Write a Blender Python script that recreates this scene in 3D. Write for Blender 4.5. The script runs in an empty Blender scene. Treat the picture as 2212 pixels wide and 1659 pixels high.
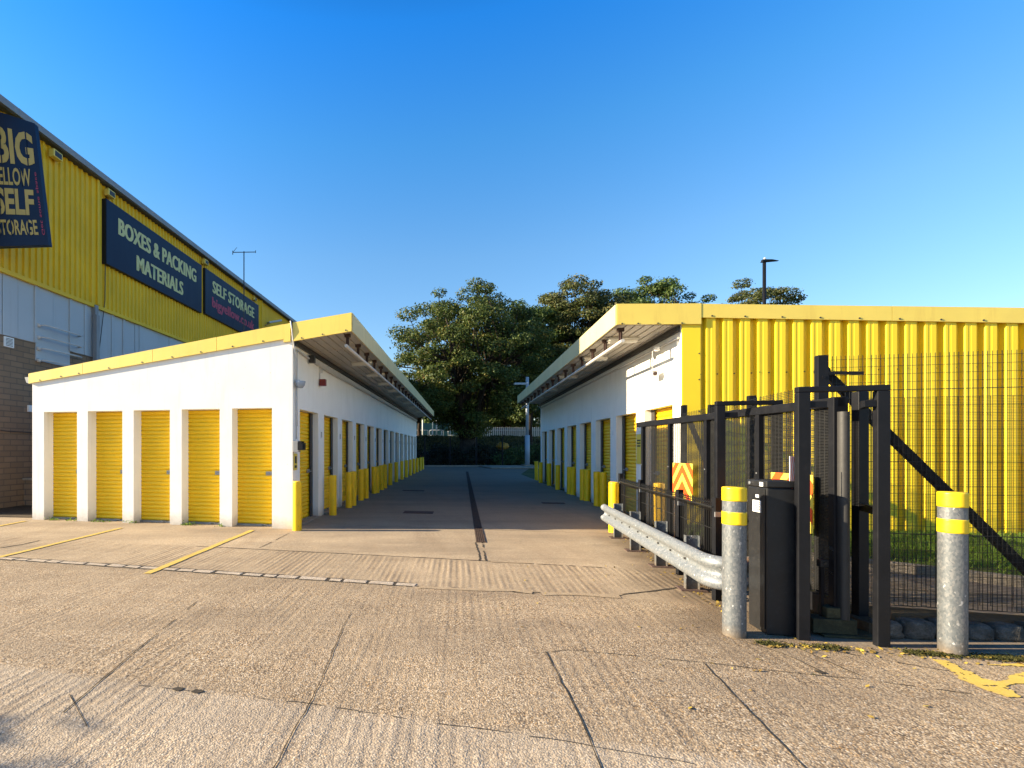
import bpy, bmesh, math, random
import numpy as np
from mathutils import Vector, Matrix
R = math.radians
random.seed(7)
rng = np.random.default_rng(11)
sc = bpy.context.scene
COL = sc.collection

# ------------------------------------------------------------------ camera, sky, sun, exposure
EYE = 1.55
F_PX, CX, HY = 1050.0, 810.0, 970.0            # survey frame: 2212 x 1659
cam = bpy.data.cameras.new("camera")
cam.sensor_width = 36.0
cam.lens = F_PX / 2212 * 36
cam.shift_x = (1106 - CX) / 2212
cam.shift_y = (HY - 829.5) / 2212
cam.clip_end = 2000
camo = bpy.data.objects.new("camera", cam)
COL.objects.link(camo)
camo.location = (0, 0, EYE)
camo.rotation_euler = (R(90), 0, 0)
sc.camera = camo

SUN_EL, SUN_AZ = 19.5, -0.5                      # light travels towards +X
world = bpy.data.worlds.new("World")
sc.world = world
world.use_nodes = True
wn = world.node_tree
wn.nodes.clear()
sky = wn.nodes.new("ShaderNodeTexSky")
sky.sky_type = 'NISHITA'
sky.sun_disc = False
sky.sun_elevation = R(SUN_EL)
sky.sun_rotation = R(270 - SUN_AZ)
sky.altitude = 0
sky.air_density = 1.0
sky.dust_density = 0.2
sky.ozone_density = 3.0
bg = wn.nodes.new("ShaderNodeBackground")
bg.inputs[1].default_value = 0.098
wo = wn.nodes.new("ShaderNodeOutputWorld")
# clear blue autumn sky, deeper upwards; unseen zenith dimmed to cut ambient light
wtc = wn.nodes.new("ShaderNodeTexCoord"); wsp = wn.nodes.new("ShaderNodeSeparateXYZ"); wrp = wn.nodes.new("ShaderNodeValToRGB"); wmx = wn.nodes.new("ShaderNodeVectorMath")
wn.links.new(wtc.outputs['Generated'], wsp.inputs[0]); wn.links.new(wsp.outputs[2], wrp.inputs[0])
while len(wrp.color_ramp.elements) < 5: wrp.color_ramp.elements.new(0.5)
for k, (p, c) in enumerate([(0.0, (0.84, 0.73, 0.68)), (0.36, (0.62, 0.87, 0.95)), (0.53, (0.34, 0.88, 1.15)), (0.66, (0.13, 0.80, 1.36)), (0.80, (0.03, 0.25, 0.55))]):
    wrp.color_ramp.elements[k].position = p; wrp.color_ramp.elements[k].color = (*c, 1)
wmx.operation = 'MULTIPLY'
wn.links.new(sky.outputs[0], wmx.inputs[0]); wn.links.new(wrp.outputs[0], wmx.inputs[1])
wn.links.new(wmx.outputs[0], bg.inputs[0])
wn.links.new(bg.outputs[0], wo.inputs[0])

sl = bpy.data.lights.new("sun", 'SUN')
sl.energy = 5.0
sl.angle = R(0.55)
sl.color = (1.0, 0.835, 0.585)
slo = bpy.data.objects.new("sun", sl)
COL.objects.link(slo)
ldir = Vector((math.cos(R(SUN_EL)) * math.cos(R(SUN_AZ)), math.cos(R(SUN_EL)) * math.sin(R(SUN_AZ)), -math.sin(R(SUN_EL))))
slo.rotation_euler = ldir.to_track_quat('-Z', 'Y').to_euler()
slo.location = (-30, 0, 20)

sc.view_settings.view_transform = 'Standard'
sc.view_settings.look = 'None'
sc.view_settings.exposure = 1.58
sc.view_settings.gamma = 1.0

# ------------------------------------------------------------------ survey helpers (plan positions measured once, in metres)
def G(x, y):                                   # ground point
    Y = F_PX * EYE / (y - HY)
    return ((x - CX) / F_PX * Y, Y)
def at(x, y, Y):
    return Vector(((x - CX) / F_PX * Y, Y, EYE - (y - HY) / F_PX * Y))

class Frame:
    def __init__(s, o, u=(1, 0), v=(0, 1), z=0.0):
        s.o = Vector((o[0], o[1], z))
        u = Vector(u); v = Vector(v)
        s.u = u / u.length; s.v = v / v.length
    def loc(s, p):                             # local (s,t,z) -> offset from the frame's origin
        return (s.u.x * p[0] + s.v.x * p[1], s.u.y * p[0] + s.v.y * p[1], p[2])
    def world(s, p):
        q = s.loc(p)
        return Vector((s.o.x + q[0], s.o.y + q[1], s.o.z + q[2]))
WORLD = Frame((0, 0))

class MB:
    def __init__(m, fr=WORLD):
        m.fr = fr; m.v = []; m.f = []; m.mi = []; m.cur = 0; m.smooth = False; m.sf = []
    def add(m, pts, faces):
        b = len(m.v)
        m.v += [m.fr.loc(p) for p in pts]
        for f in faces:
            m.f.append([b + i for i in f]); m.mi.append(m.cur); m.sf.append(m.smooth)
    def quad(m, a, b, c, d):
        m.add([a, b, c, d], [(0, 1, 2, 3)])
    def box(m, x0, x1, y0, y1, z0, z1):
        p = [(x0, y0, z0), (x1, y0, z0), (x1, y1, z0), (x0, y1, z0), (x0, y0, z1), (x1, y0, z1), (x1, y1, z1), (x0, y1, z1)]
        m.add(p, [(0, 3, 2, 1), (4, 5, 6, 7), (0, 1, 5, 4), (1, 2, 6, 5), (2, 3, 7, 6), (3, 0, 4, 7)])
    def bar(m, a, b, w, h, up=(0, 0, 1)):      # rectangular bar between two points
        a = Vector(a); b = Vector(b); d = (b - a).normalized(); up = Vector(up)
        s = d.cross(up)
        if s.length < 1e-4: s = Vector((1, 0, 0))
        s.normalize(); t = s.cross(d)
        s *= w / 2; t *= h / 2
        p = [tuple(q) for q in (a - s - t, a + s - t, a + s + t, a - s + t, b - s - t, b + s - t, b + s + t, b - s + t)]
        m.add(p, [(0, 3, 2, 1), (4, 5, 6, 7), (0, 1, 5, 4), (1, 2, 6, 5), (2, 3, 7, 6), (3, 0, 4, 7)])
    def tube(m, pts, rad, n=8, caps=True):
        pts = [Vector(p) for p in pts]
        if not hasattr(rad, '__len__'): rad = [rad] * len(pts)
        rings = []
        V = []
        prev = None
        for i, p in enumerate(pts):
            if i == 0: d = pts[1] - pts[0]
            elif i == len(pts) - 1: d = pts[-1] - pts[-2]
            else: d = (pts[i + 1] - p).normalized() + (p - pts[i - 1]).normalized()
            d.normalize()
            if prev is None:
                s = d.cross(Vector((0, 0, 1)))
                if s.length < 1e-3: s = Vector((1, 0, 0))
            else:
                s = prev - d * prev.dot(d)
            s.normalize(); prev = s; t = d.cross(s)
            for k in range(n):
                a = 2 * math.pi * k / n
                V.append(tuple(p + (s * math.cos(a) + t * math.sin(a)) * rad[i]))
        Fs = []
        for i in range(len(pts) - 1):
            for k in range(n):
                k2 = (k + 1) % n
                Fs.append((i * n + k, i * n + k2, (i + 1) * n + k2, (i + 1) * n + k))
        sm = m.smooth; m.smooth = True
        m.add(V, Fs)
        m.smooth = sm
        if caps:
            b = len(m.v) - len(V)
            m.f.append([b + k for k in range(n)][::-1]); m.mi.append(m.cur); m.sf.append(False)
            m.f.append([b + (len(pts) - 1) * n + k for k in range(n)]); m.mi.append(m.cur); m.sf.append(False)
    def lathe(m, c, prof, n=24):               # prof = [(r,z)...]
        V = []; Fs = []
        for (r, z) in prof:
            for k in range(n):
                a = 2 * math.pi * k / n
                V.append((c[0] + r * math.cos(a), c[1] + r * math.sin(a), c[2] + z))
        for i in range(len(prof) - 1):
            for k in range(n):
                k2 = (k + 1) % n
                Fs.append((i * n + k, i * n + k2, (i + 1) * n + k2, (i + 1) * n + k))
        sm = m.smooth; m.smooth = True
        m.add(V, Fs); m.smooth = sm
        b = len(m.v) - len(V)
        m.f.append([b + k for k in range(n)][::-1]); m.mi.append(m.cur); m.sf.append(False)
        m.f.append([b + (len(prof) - 1) * n + k for k in range(n)]); m.mi.append(m.cur); m.sf.append(False)
    def build(m, name, mats, parent=None, bevel=0, origin=None):
        me = bpy.data.meshes.new(name)
        vs = m.v
        if origin is not None:
            vs = [(p[0] - origin[0], p[1] - origin[1], p[2] - origin[2]) for p in vs]
        me.from_pydata(vs, [], m.f)
        if not isinstance(mats, (list, tuple)): mats = [mats]
        for q in mats: me.materials.append(q)
        me.polygons.foreach_set('material_index', m.mi)
        me.polygons.foreach_set('use_smooth', m.sf)
        me.update()
        o = bpy.data.objects.new(name, me)
        COL.objects.link(o)
        if parent is not None: o.parent = parent
        elif origin is not None: o.location = origin
        elif m.fr is not WORLD: o.location = m.fr.o
        if bevel:
            b = o.modifiers.new("bevel", 'BEVEL'); b.width = bevel; b.segments = 2; b.limit_method = 'ANGLE'; b.angle_limit = R(35)
        return o

def tag(o, label=None, cat=None, group=None, kind=None):
    if label: o['label'] = label
    if cat: o['category'] = cat
    if group: o['group'] = group
    if kind: o['kind'] = kind
    return o
def thing(name, loc, label, cat, group=None):
    o = bpy.data.objects.new(name, None)
    COL.objects.link(o); o.location = loc; o.empty_display_size = 0.2
    return tag(o, label, cat, group)
def copy_tree(o, loc, rz=0, label=None):
    c = o.copy(); COL.objects.link(c); c.location = loc; c.rotation_euler = (0, 0, rz)
    if label: c['label'] = label
    for ch in list(o.children):
        d = ch.copy(); COL.objects.link(d); d.parent = c
        for gch in list(ch.children):
            e = gch.copy(); COL.objects.link(e); e.parent = d
    return c
ORD = ['nearest', 'second', 'third', 'fourth', 'fifth', 'sixth', 'seventh', 'eighth', 'ninth', 'tenth', 'eleventh', 'twelfth',
       'thirteenth', 'fourteenth', 'fifteenth', 'sixteenth', 'seventeenth', 'eighteenth', 'nineteenth', 'twentieth']

# ------------------------------------------------------------------ materials
class NT:
    def __init__(s, name):
        s.m = bpy.data.materials.new(name); s.m.use_nodes = True
        s.t = s.m.node_tree; s.n = s.t.nodes; s.b = s.n["Principled BSDF"]; s.out = s.n["Material Output"]
    def node(s, typ, **kw):
        n = s.n.new(typ)
        for k, v in kw.items(): setattr(n, k, v)
        return n
    def link(s, a, b): s.t.links.new(a, b)
    def coord(s, scale=(1, 1, 1), rotz=0, geo=True):
        if geo:
            src = s.node("ShaderNodeNewGeometry").outputs['Position']
        else:
            src = s.node("ShaderNodeTexCoord").outputs['Object']
        mp = s.node("ShaderNodeMapping"); mp.inputs['Scale'].default_value = scale; mp.inputs['Rotation'].default_value = (0, 0, rotz)
        s.link(src, mp.inputs['Vector'])
        return mp.outputs[0]
    def noise(s, vec, scale, detail=3, rough=0.55, out='Fac'):
        n = s.node("ShaderNodeTexNoise"); n.inputs['Scale'].default_value = scale; n.inputs['Detail'].default_value = detail
        n.inputs['Roughness'].default_value = rough
        s.link(vec, n.inputs['Vector']); return n.outputs[out]
    def vor(s, vec, scale, feat='F1', out='Distance', rnd=1.0):
        n = s.node("ShaderNodeTexVoronoi"); n.feature = feat; n.inputs['Scale'].default_value = scale
        n.inputs['Randomness'].default_value = rnd
        s.link(vec, n.inputs['Vector']); return n.outputs[out]
    def ramp(s, fac, stops, interp='LINEAR'):
        r = s.node("ShaderNodeValToRGB"); r.color_ramp.interpolation = interp
        els = r.color_ramp.elements
        while len(els) < len(stops): els.new(0.5)
        for e, (p, c) in zip(els, stops):
            e.position = p
            e.color = (c, c, c, 1) if not hasattr(c, '__len__') else (c[0], c[1], c[2], 1)
        s.link(fac, r.inputs[0]); return r.outputs[0]
    def mix(s, fac, a, b, mode='MIX'):
        n = s.node("ShaderNodeMix"); n.data_type = 'RGBA'; n.blend_type = mode
        for sock, v in ((n.inputs[0], fac), (n.inputs[6], a), (n.inputs[7], b)):
            if isinstance(v, (int, float)): sock.default_value = v
            elif isinstance(v, tuple): sock.default_value = (v[0], v[1], v[2], 1)
            else: s.link(v, sock)
        return n.outputs[2]
    def math(s, op, a, b=None, clamp=False):
        n = s.node("ShaderNodeMath", operation=op); n.use_clamp = clamp
        for i, v in enumerate((a, b)):
            if v is None: continue
            if isinstance(v, (int, float)): n.inputs[i].default_value = v
            else: s.link(v, n.inputs[i])
        return n.outputs[0]
    def bump(s, h, strength=0.3, dist=0.01, prev=None):
        n = s.node("ShaderNodeBump"); n.inputs['Strength'].default_value = strength; n.inputs['Distance'].default_value = dist
        s.link(h, n.inputs['Height'])
        if prev is not None: s.link(prev, n.inputs['Normal'])
        return n.outputs[0]
    def set(s, name, v):
        i = s.b.inputs[name]
        if isinstance(v, (int, float)): i.default_value = v
        elif isinstance(v, tuple): i.default_value = (v[0], v[1], v[2], 1)
        else: s.link(v, i)

def paint(name, col, rough=0.45, var=0.12, dirt=(0.2, 0.16, 0.1), dirt_amt=0.15, scale=3.0, bump=0.05, metal=0.0, streak=False, spec=0.5, speck=0.0):
    m = NT(name)
    c = m.coord()
    n1 = m.noise(c, scale, 5, 0.6)
    dark = tuple(x * (1 - var) for x in col); lite = tuple(min(1, x * (1 + var * 0.6)) for x in col)
    base = m.ramp(n1, [(0.3, dark), (0.7, lite)])
    vec2 = m.coord((1, 1, 0.12)) if streak else c
    n2 = m.noise(vec2, scale * 4, 6, 0.7)
    f = m.ramp(n2, [(0.55, 0.0), (0.8, 1.0)])
    base = m.mix(m.math('MULTIPLY', f, dirt_amt), base, dirt)
    if speck:
        n3 = m.noise(c, 38, 2, 0.5)
        f3 = m.ramp(n3, [(0.70, 0.0), (0.73, 1.0)])
        base = m.mix(m.math('MULTIPLY', f3, speck), base, (0.09, 0.05, 0.03))
    if name.startswith('white_painted'):
        sg_ = m.node("ShaderNodeNewGeometry"); sx_ = m.node("ShaderNodeSeparateXYZ"); m.link(sg_.outputs['Position'], sx_.inputs[0])
        spl = m.math('ADD', sx_.outputs[2], m.math('MULTIPLY', m.noise(c, 5, 5, 0.7), 0.30))
        base = m.mix(m.ramp(spl, [(0.16, 0.6), (0.40, 0.0)]), base, (0.36, 0.29, 0.20))
        ns = m.noise(m.coord((1, 1, 0.05)), 7, 4, 0.6)
        base = m.mix(m.math('MULTIPLY', m.ramp(ns, [(0.60, 0), (0.78, 1)]), 0.22), base, (0.40, 0.35, 0.27))
        nf = m.noise(c, 26, 2, 0.5)
        base = m.mix(m.math('MULTIPLY', m.ramp(nf, [(0.74, 0), (0.77, 1)]), 0.5), base, (0.30, 0.26, 0.2))
    m.set('Base Color', base)
    m.set('Roughness', m.ramp(n2, [(0.3, max(0.02, rough - 0.08)), (0.8, min(1, rough + 0.12))]))
    m.set('Metallic', metal)
    m.set('Specular IOR Level', spec)
    if bump:
        m.set('Normal', m.bump(m.noise(c, 60, 4, 0.6), bump, 0.004))
    return m.m

M = {}
M['white'] = paint('white_painted_block', (0.87, 0.85, 0.80), 0.75, 0.05, (0.42, 0.36, 0.27), 0.22, 1.6, 0.25, streak=True, spec=0.2)
M['door'] = paint('yellow_door_paint', (0.92, 0.57, 0.003), 0.5, 0.06, (0.25, 0.17, 0.03), 0.30, 1.5, 0.03, speck=0.3)
M['fascia'] = paint('yellow_fascia_paint', (0.85, 0.64, 0.12), 0.4, 0.07, (0.45, 0.22, 0.05), 0.28, 1.3, 0.03, streak=True)
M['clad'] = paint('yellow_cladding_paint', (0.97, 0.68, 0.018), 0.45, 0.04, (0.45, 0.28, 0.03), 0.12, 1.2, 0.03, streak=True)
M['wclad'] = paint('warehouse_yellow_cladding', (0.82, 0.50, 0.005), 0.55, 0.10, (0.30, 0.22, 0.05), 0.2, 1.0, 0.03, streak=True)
M['bollard'] = paint('yellow_bollard_paint', (0.92, 0.56, 0.004), 0.42, 0.08, (0.25, 0.14, 0.05), 0.25, 5, 0.05, speck=0.8)
M['band'] = paint('yellow_band_tape', (0.82, 0.56, 0.01), 0.35, 0.05, (0.4, 0.3, 0.1), 0.15, 6, 0.0)
M['black'] = paint('black_powder_coat', (0.008, 0.0085, 0.011), 0.5, 0.25, (0.03, 0.028, 0.026), 0.2, 4, 0.05, spec=0.2)
M['blackbox'] = paint('black_cabinet_paint', (0.017, 0.0175, 0.019), 0.42, 0.2, (0.06, 0.055, 0.05), 0.3, 5, 0.04, spec=0.3)
M['wire'] = paint('black_wire_coat', (0.018, 0.018, 0.018), 0.5, 0.1, (0.05, 0.05, 0.04), 0.1, 5, 0.0, spec=0.3)
M['rubber'] = paint('grey_rubber_edge', (0.022, 0.021, 0.021), 0.55, 0.25, (0.06, 0.055, 0.05), 0.4, 10, 0.05)
M['soffit'] = paint('soffit_sheet', (0.45, 0.415, 0.365), 0.6, 0.15, (0.16, 0.125, 0.09), 0.6, 1.0, 0.06, speck=0.6)
M['pipe'] = paint('pale_pipe', (0.55, 0.53, 0.50), 0.5, 0.1, (0.25, 0.2, 0.15), 0.4, 5, 0.03)
M['rust'] = paint('red_oxide_bracket', (0.055, 0.028, 0.022), 0.7, 0.3, (0.08, 0.04, 0.03), 0.5, 9, 0.2)
M['guide'] = paint('dark_door_guide', (0.035, 0.032, 0.03), 0.5, 0.2, (0.1, 0.08, 0.06), 0.2, 6, 0.0)
M['steel'] = paint('grey_steel', (0.30, 0.31, 0.32), 0.4, 0.15, (0.18, 0.14, 0.1), 0.35, 6, 0.05, metal=0.5)
M['navy'] = paint('navy_sign_face', (0.008, 0.017, 0.045), 0.4, 0.12, (0.03, 0.035, 0.06), 0.25, 1.0, 0.0, streak=True, spec=0.2)
M['navydark'] = paint('dark_sign_side', (0.008, 0.010, 0.018), 0.5, 0.1, (0.02, 0.02, 0.02), 0.1, 1.0, 0.0)
M['letter'] = paint('pale_yellow_letter', (0.62, 0.58, 0.24), 0.5, 0.08, (0.3, 0.25, 0.1), 0.2, 2, 0.0)
M['goldletter'] = paint('gold_letter', (0.45, 0.33, 0.08), 0.5, 0.1, (0.2, 0.15, 0.05), 0.3, 2, 0.0)
M['redletter'] = paint('faded_red_letter', (0.42, 0.035, 0.08), 0.5, 0.2, (0.12, 0.04, 0.09), 0.5, 3, 0.0)
M['panel'] = paint('pale_wall_panel', (0.42, 0.45, 0.47), 0.55, 0.05, (0.26, 0.24, 0.2), 0.25, 0.8, 0.03, streak=True)
M['greytrim'] = paint('grey_gutter_trim', (0.24, 0.25, 0.26), 0.5, 0.12, (0.12, 0.11, 0.1), 0.35, 1.5, 0.04, streak=True)
M['roofing'] = paint('roof_felt', (0.10, 0.10, 0.095), 0.85, 0.2, (0.05, 0.06, 0.03), 0.4, 1, 0.2)
M['boardyel'] = paint('reflective_yellow', (0.80, 0.62, 0.08), 0.35, 0.04, (0.4, 0.3, 0.1), 0.1, 5, 0.0)
M['boardred'] = paint('reflective_red', (0.80, 0.09, 0.015), 0.35, 0.06, (0.4, 0.1, 0.02), 0.1, 5, 0.0)
M['whiteplate'] = paint('white_plate', (0.78, 0.78, 0.76), 0.4, 0.03, (0.4, 0.4, 0.4), 0.15, 5, 0.0)
M['blackprint'] = paint('black_print', (0.03, 0.03, 0.03), 0.5, 0.1, (0.05, 0.05, 0.05), 0.1, 5, 0.0)
M['alarmred'] = paint('dark_red_plastic', (0.18, 0.015, 0.012), 0.4, 0.1, (0.1, 0.03, 0.02), 0.2, 5, 0.0)
M['lampglass'] = paint('opal_plastic', (0.60, 0.58, 0.52), 0.3, 0.06, (0.3, 0.25, 0.15), 0.3, 8, 0.0)
M['bluelamp'] = paint('frosted_dome', (0.30, 0.36, 0.44), 0.2, 0.1, (0.2, 0.2, 0.2), 0.2, 8, 0.0)
M['colsteel'] = paint('painted_column', (0.34, 0.38, 0.42), 0.5, 0.1, (0.2, 0.2, 0.2), 0.2, 2, 0.0)
M['bayline'] = paint('worn_yellow_marking', (0.62, 0.43, 0.09), 0.7, 0.12, (0.40, 0.31, 0.20), 0.9, 8, 0.2)
M['hatchline'] = paint('yellow_marking_paint', (0.66, 0.47, 0.09), 0.7, 0.12, (0.42, 0.33, 0.19), 0.8, 5, 0.3)

def galv(name, metal=0.3, base=0.16, dirtlow=True):
    m = NT(name)
    c = m.coord((1, 1, 1.0))
    v = m.vor(m.coord((1, 1, 0.6)), 95, out='Color')
    vv = m.ramp(v, [(0.1, (base * 0.62, base * 0.70, base * 0.77)), (0.6, (base * 0.92, base * 1.0, base * 1.06)), (0.90, (base * 1.25,) * 3), (0.95, (min(0.9, base * 3.0),) * 3)])
    n = m.noise(c, 14, 6, 0.65)
    w = m.ramp(n, [(0.64, 0.0), (0.68, 1.0)])
    col = m.mix(m.math('MULTIPLY', w, 0.30), vv, (0.42, 0.43, 0.44))
    n2 = m.noise(m.coord((1, 1, 0.2)), 9, 5, 0.7)
    col = m.mix(m.math('MULTIPLY', m.ramp(n2, [(0.55, 0), (0.8, 1)]), 0.35), col, (0.22, 0.19, 0.15))
    if dirtlow:
        g = m.node("ShaderNodeNewGeometry"); sp = m.node("ShaderNodeSeparateXYZ"); m.link(g.outputs['Position'], sp.inputs[0])
        h = m.math('ADD', sp.outputs[2], m.math('MULTIPLY', n, 0.14))
        f = m.ramp(h, [(0.06, 0.75), (0.17, 0.0)])
        col = m.mix(f, col, (0.20, 0.14, 0.08))
    m.set('Base Color', col)
    m.set('Metallic', metal)
    m.set('Roughness', m.ramp(n, [(0.3, 0.38), (0.7, 0.6)]))
    m.set('Normal', m.bump(n, 0.15, 0.004))
    return m.m
M['galv'] = galv('galvanised_steel')
M['galvbeam'] = galv('galvanised_beam', 0.3, 0.24, False)

def brick():
    m = NT('brown_brick')
    src = m.node("ShaderNodeTexCoord").outputs['Object']
    sp = m.node("ShaderNodeSeparateXYZ"); m.link(src, sp.inputs[0])
    cb = m.node("ShaderNodeCombineXYZ")
    m.link(m.math('ADD', sp.outputs[0], m.math('MULTIPLY', sp.outputs[1], 1.0)), cb.inputs[0]); m.link(sp.outputs[2], cb.inputs[1])
    b = m.node("ShaderNodeTexBrick")
    b.inputs['Scale'].default_value = 1.0
    b.inputs['Brick Width'].default_value = 0.44; b.inputs['Row Height'].default_value = 0.15
    b.inputs['Mortar Size'].default_value = 0.014; b.inputs['Mortar Smooth'].default_value = 0.3
    b.inputs['Color1'].default_value = (0.27, 0.175, 0.105, 1); b.inputs['Color2'].default_value = (0.21, 0.135, 0.08, 1)
    b.inputs['Mortar'].default_value = (0.11, 0.085, 0.065, 1)
    m.link(cb.outputs[0], b.inputs['Vector'])
    n = m.noise(src, 1.2, 5, 0.6)
    m.set('Base Color', m.mix(m.math('MULTIPLY', m.ramp(n, [(0.35, 0), (0.75, 1)]), 0.5), b.outputs['Color'], (0.17, 0.12, 0.08)))
    m.set('Roughness', 0.9)
    m.set('Normal', m.bump(m.math('ADD', m.math('MULTIPLY', b.outputs['Fac'], -0.6), m.noise(src, 40, 3)), 0.4, 0.008))
    return m.m
M['brick'] = brick()

JN = (0.231, 0.973)          # normal of the transverse concrete joints
def concrete_ground():
    m = NT('exposed_aggregate_concrete')
    pos = m.node("ShaderNodeNewGeometry").outputs['Position']
    sp = m.node("ShaderNodeSeparateXYZ"); m.link(pos, sp.inputs[0])
    X, Y = sp.outputs[0], sp.outputs[1]
    q = m.math('ADD', m.math('MULTIPLY', X, JN[0]), m.math('MULTIPLY', Y, JN[1]))       # along the yard
    lat = m.math('ADD', m.math('MULTIPLY', X, JN[1] ), m.math('MULTIPLY', Y, -0.17))
    c = pos
    wob = m.math('MULTIPLY', m.math('SUBTRACT', m.noise(c, 2.2, 4), 0.5), 0.14)
    # zone: 1 = coarse foreground slabs, falling to 0 past the stone joint
    q2 = m.math('ADD', q, m.math('MULTIPLY', m.math('SUBTRACT', m.noise(c, 2.0, 3), 0.5), 0.05))
    coarse = m.ramp(m.math('DIVIDE', q2, 20.0), [(5.46 / 20, 1.0), (5.50 / 20, 0.30), (6.86 / 20, 0.30), (6.90 / 20, 0.0)], 'LINEAR')
    rightside = m.ramp(m.math('DIVIDE', lat, 10.0), [(0.15, 1.0), (0.26, 0.35)])
    # pebbles
    v1 = m.vor(c, 92, out='Color'); v1d = m.vor(c, 92, out='Distance')
    peb = m.ramp(v1, [(0.14, (0.045, 0.035, 0.025)), (0.28, (0.22, 0.145, 0.080)), (0.40, (0.64, 0.49, 0.31)), (0.54, (0.36, 0.25, 0.145)), (0.68, (0.80, 0.66, 0.47)), (0.82, (0.50, 0.27, 0.08)), (0.93, (0.94, 0.84, 0.68))])
    gap = m.ramp(v1d, [(0.42, 0.0), (0.75, 1.0)])
    peb = m.mix(m.math('MULTIPLY', gap, 0.85), peb, (0.10, 0.07, 0.043))
    v3 = m.vor(c, 150, out='Color')
    fine = m.ramp(v3, [(0.1, (0.21, 0.145, 0.085)), (0.5, (0.45, 0.345, 0.22)), (0.9, (0.66, 0.53, 0.37))])
    cementn = m.noise(c, 22, 6, 0.65)
    cement = m.ramp(cementn, [(0.30, (0.25, 0.185, 0.12)), (0.55, (0.43, 0.335, 0.225)), (0.75, (0.55, 0.45, 0.32))])
    worn = m.ramp(m.noise(c, 1.6, 7, 0.75), [(0.40, 0.0), (0.60, 1.0)])
    smooth = m.mix(m.math('MULTIPLY', worn, 0.8), cement, fine)
    amt = m.ramp(m.noise(c, 3.3, 5, 0.7), [(0.28, 0.35), (0.62, 1.0)])
    base = m.mix(m.math('MULTIPLY', coarse, amt), smooth, peb)
    spk = m.noise(c, 52, 3, 0.75)
    base = m.mix(m.math('MULTIPLY', m.ramp(spk, [(0.54, 0.0), (0.66, 1.0)]), 0.62), base, (0.095, 0.072, 0.052))
    base = m.mix(m.math('MULTIPLY', m.ramp(spk, [(0.32, 1.0), (0.44, 0.0)]), 0.45), base, (0.80, 0.70, 0.55))
    # big stains
    st = m.ramp(m.noise(m.coord((0.25, 1.0, 1), 0.1), 0.9, 7, 0.75), [(0.42, 0.0), (0.62, 1.0)])
    base = m.mix(m.math('MULTIPLY', st, 0.55), base, (0.19, 0.145, 0.10))
    st2 = m.ramp(m.noise(c, 0.45, 4, 0.6), [(0.42, 0.0), (0.7, 1.0)])
    base = m.mix(m.math('MULTIPLY', st2, 0.22), base, (0.60, 0.46, 0.30))
    # tyre-darkened strip and moss close to the gate
    gx = m.math('SUBTRACT', X, m.math('MULTIPLY', Y, 0.30))
    side = m.ramp(m.math('DIVIDE', m.math('ADD', gx, m.math('MULTIPLY', wob, 6.0)), 4.0), [(0.30, 0.0), (0.44, 1.0)])
    side = m.math('MULTIPLY', side, m.ramp(m.math('DIVIDE', Y, 10.0), [(0.33, 0.0), (0.42, 1.0), (0.85, 1.0), (1.0, 0.0)]))
    base = m.mix(m.math('MULTIPLY', side, 0.75), base, (0.13, 0.095, 0.062))
    # alley: older, greyer concrete, with some of its shade painted in as darker brown
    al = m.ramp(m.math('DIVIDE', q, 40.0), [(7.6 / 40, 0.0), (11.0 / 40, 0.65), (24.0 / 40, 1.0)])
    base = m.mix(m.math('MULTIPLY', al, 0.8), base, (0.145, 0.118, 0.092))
    # the nearest slab is paler and more worn to cement
    near = m.ramp(m.math('DIVIDE', m.math('ADD', q2, m.math('MULTIPLY', wob, 0.3)), 20.0), [(2.74 / 20, 1.0), (2.77 / 20, 0.0)])
    base = m.mix(m.math('MULTIPLY', near, 0.28), base, m.mix(m.noise(c, 60, 3, 0.6), (0.42, 0.36, 0.28), (0.66, 0.58, 0.47)))
    # brushed ridges
    wv = m.math('SINE', m.math('MULTIPLY', m.math('ADD', lat, m.math('MULTIPLY', wob, 0.22)), 2 * math.pi / 0.075))
    wv2 = m.math('SINE', m.math('MULTIPLY', m.math('ADD', lat, m.math('MULTIPLY', wob, 0.4)), 2 * math.pi / 0.212))
    ridge = m.math('ADD', m.math('ADD', wv, m.math('MULTIPLY', wv2, 0.9)), m.math('MULTIPLY', m.math('SUBTRACT', m.noise(c, 16, 4, 0.7), 0.5), 2.2))
    ramt = m.ramp(m.noise(m.coord((1.0, 0.35, 1), 0.0), 1.4, 6, 0.75), [(0.40, 0.0), (0.62, 1.0)])
    ramt = m.math('MULTIPLY', ramt, m.ramp(m.math('DIVIDE', q2, 20.0), [(2.70 / 20, 0.85), (2.80 / 20, 0.52), (5.46 / 20, 0.52), (5.52 / 20, 1.0)]))
    rz = m.ramp(m.math('DIVIDE', q2, 20.0), [(6.86 / 20, 1.0), (6.90 / 20, 0.0)])
    ramt = m.math('MULTIPLY', ramt, rz)
    groove = m.ramp(ridge, [(0.0, 1.0), (0.25, 0.0)])
    base = m.mix(m.math('MULTIPLY', m.math('MULTIPLY', groove, ramt), 0.42), base, (0.19, 0.135, 0.085))
    trk = m.ramp(m.noise(m.coord((1.6, 0.16, 1), -0.12), 1.3, 5, 0.65), [(0.50, 0.0), (0.74, 1.0)])
    base = m.mix(m.math('MULTIPLY', trk, 0.30), base, (0.17, 0.115, 0.07))
    oil = m.ramp(m.noise(c, 2.3, 5, 0.6), [(0.66, 0.0), (0.80, 1.0)])
    base = m.mix(m.math('MULTIPLY', oil, 0.35), base, (0.12, 0.09, 0.065))
    m.set('Base Color', base)
    m.set('Roughness', 0.88)
    m.set('Specular IOR Level', 0.25)
    h = m.math('SUBTRACT', 1.0, v1d)
    b1 = m.bump(m.math('MULTIPLY', h, coarse), 0.5, 0.006)
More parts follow.
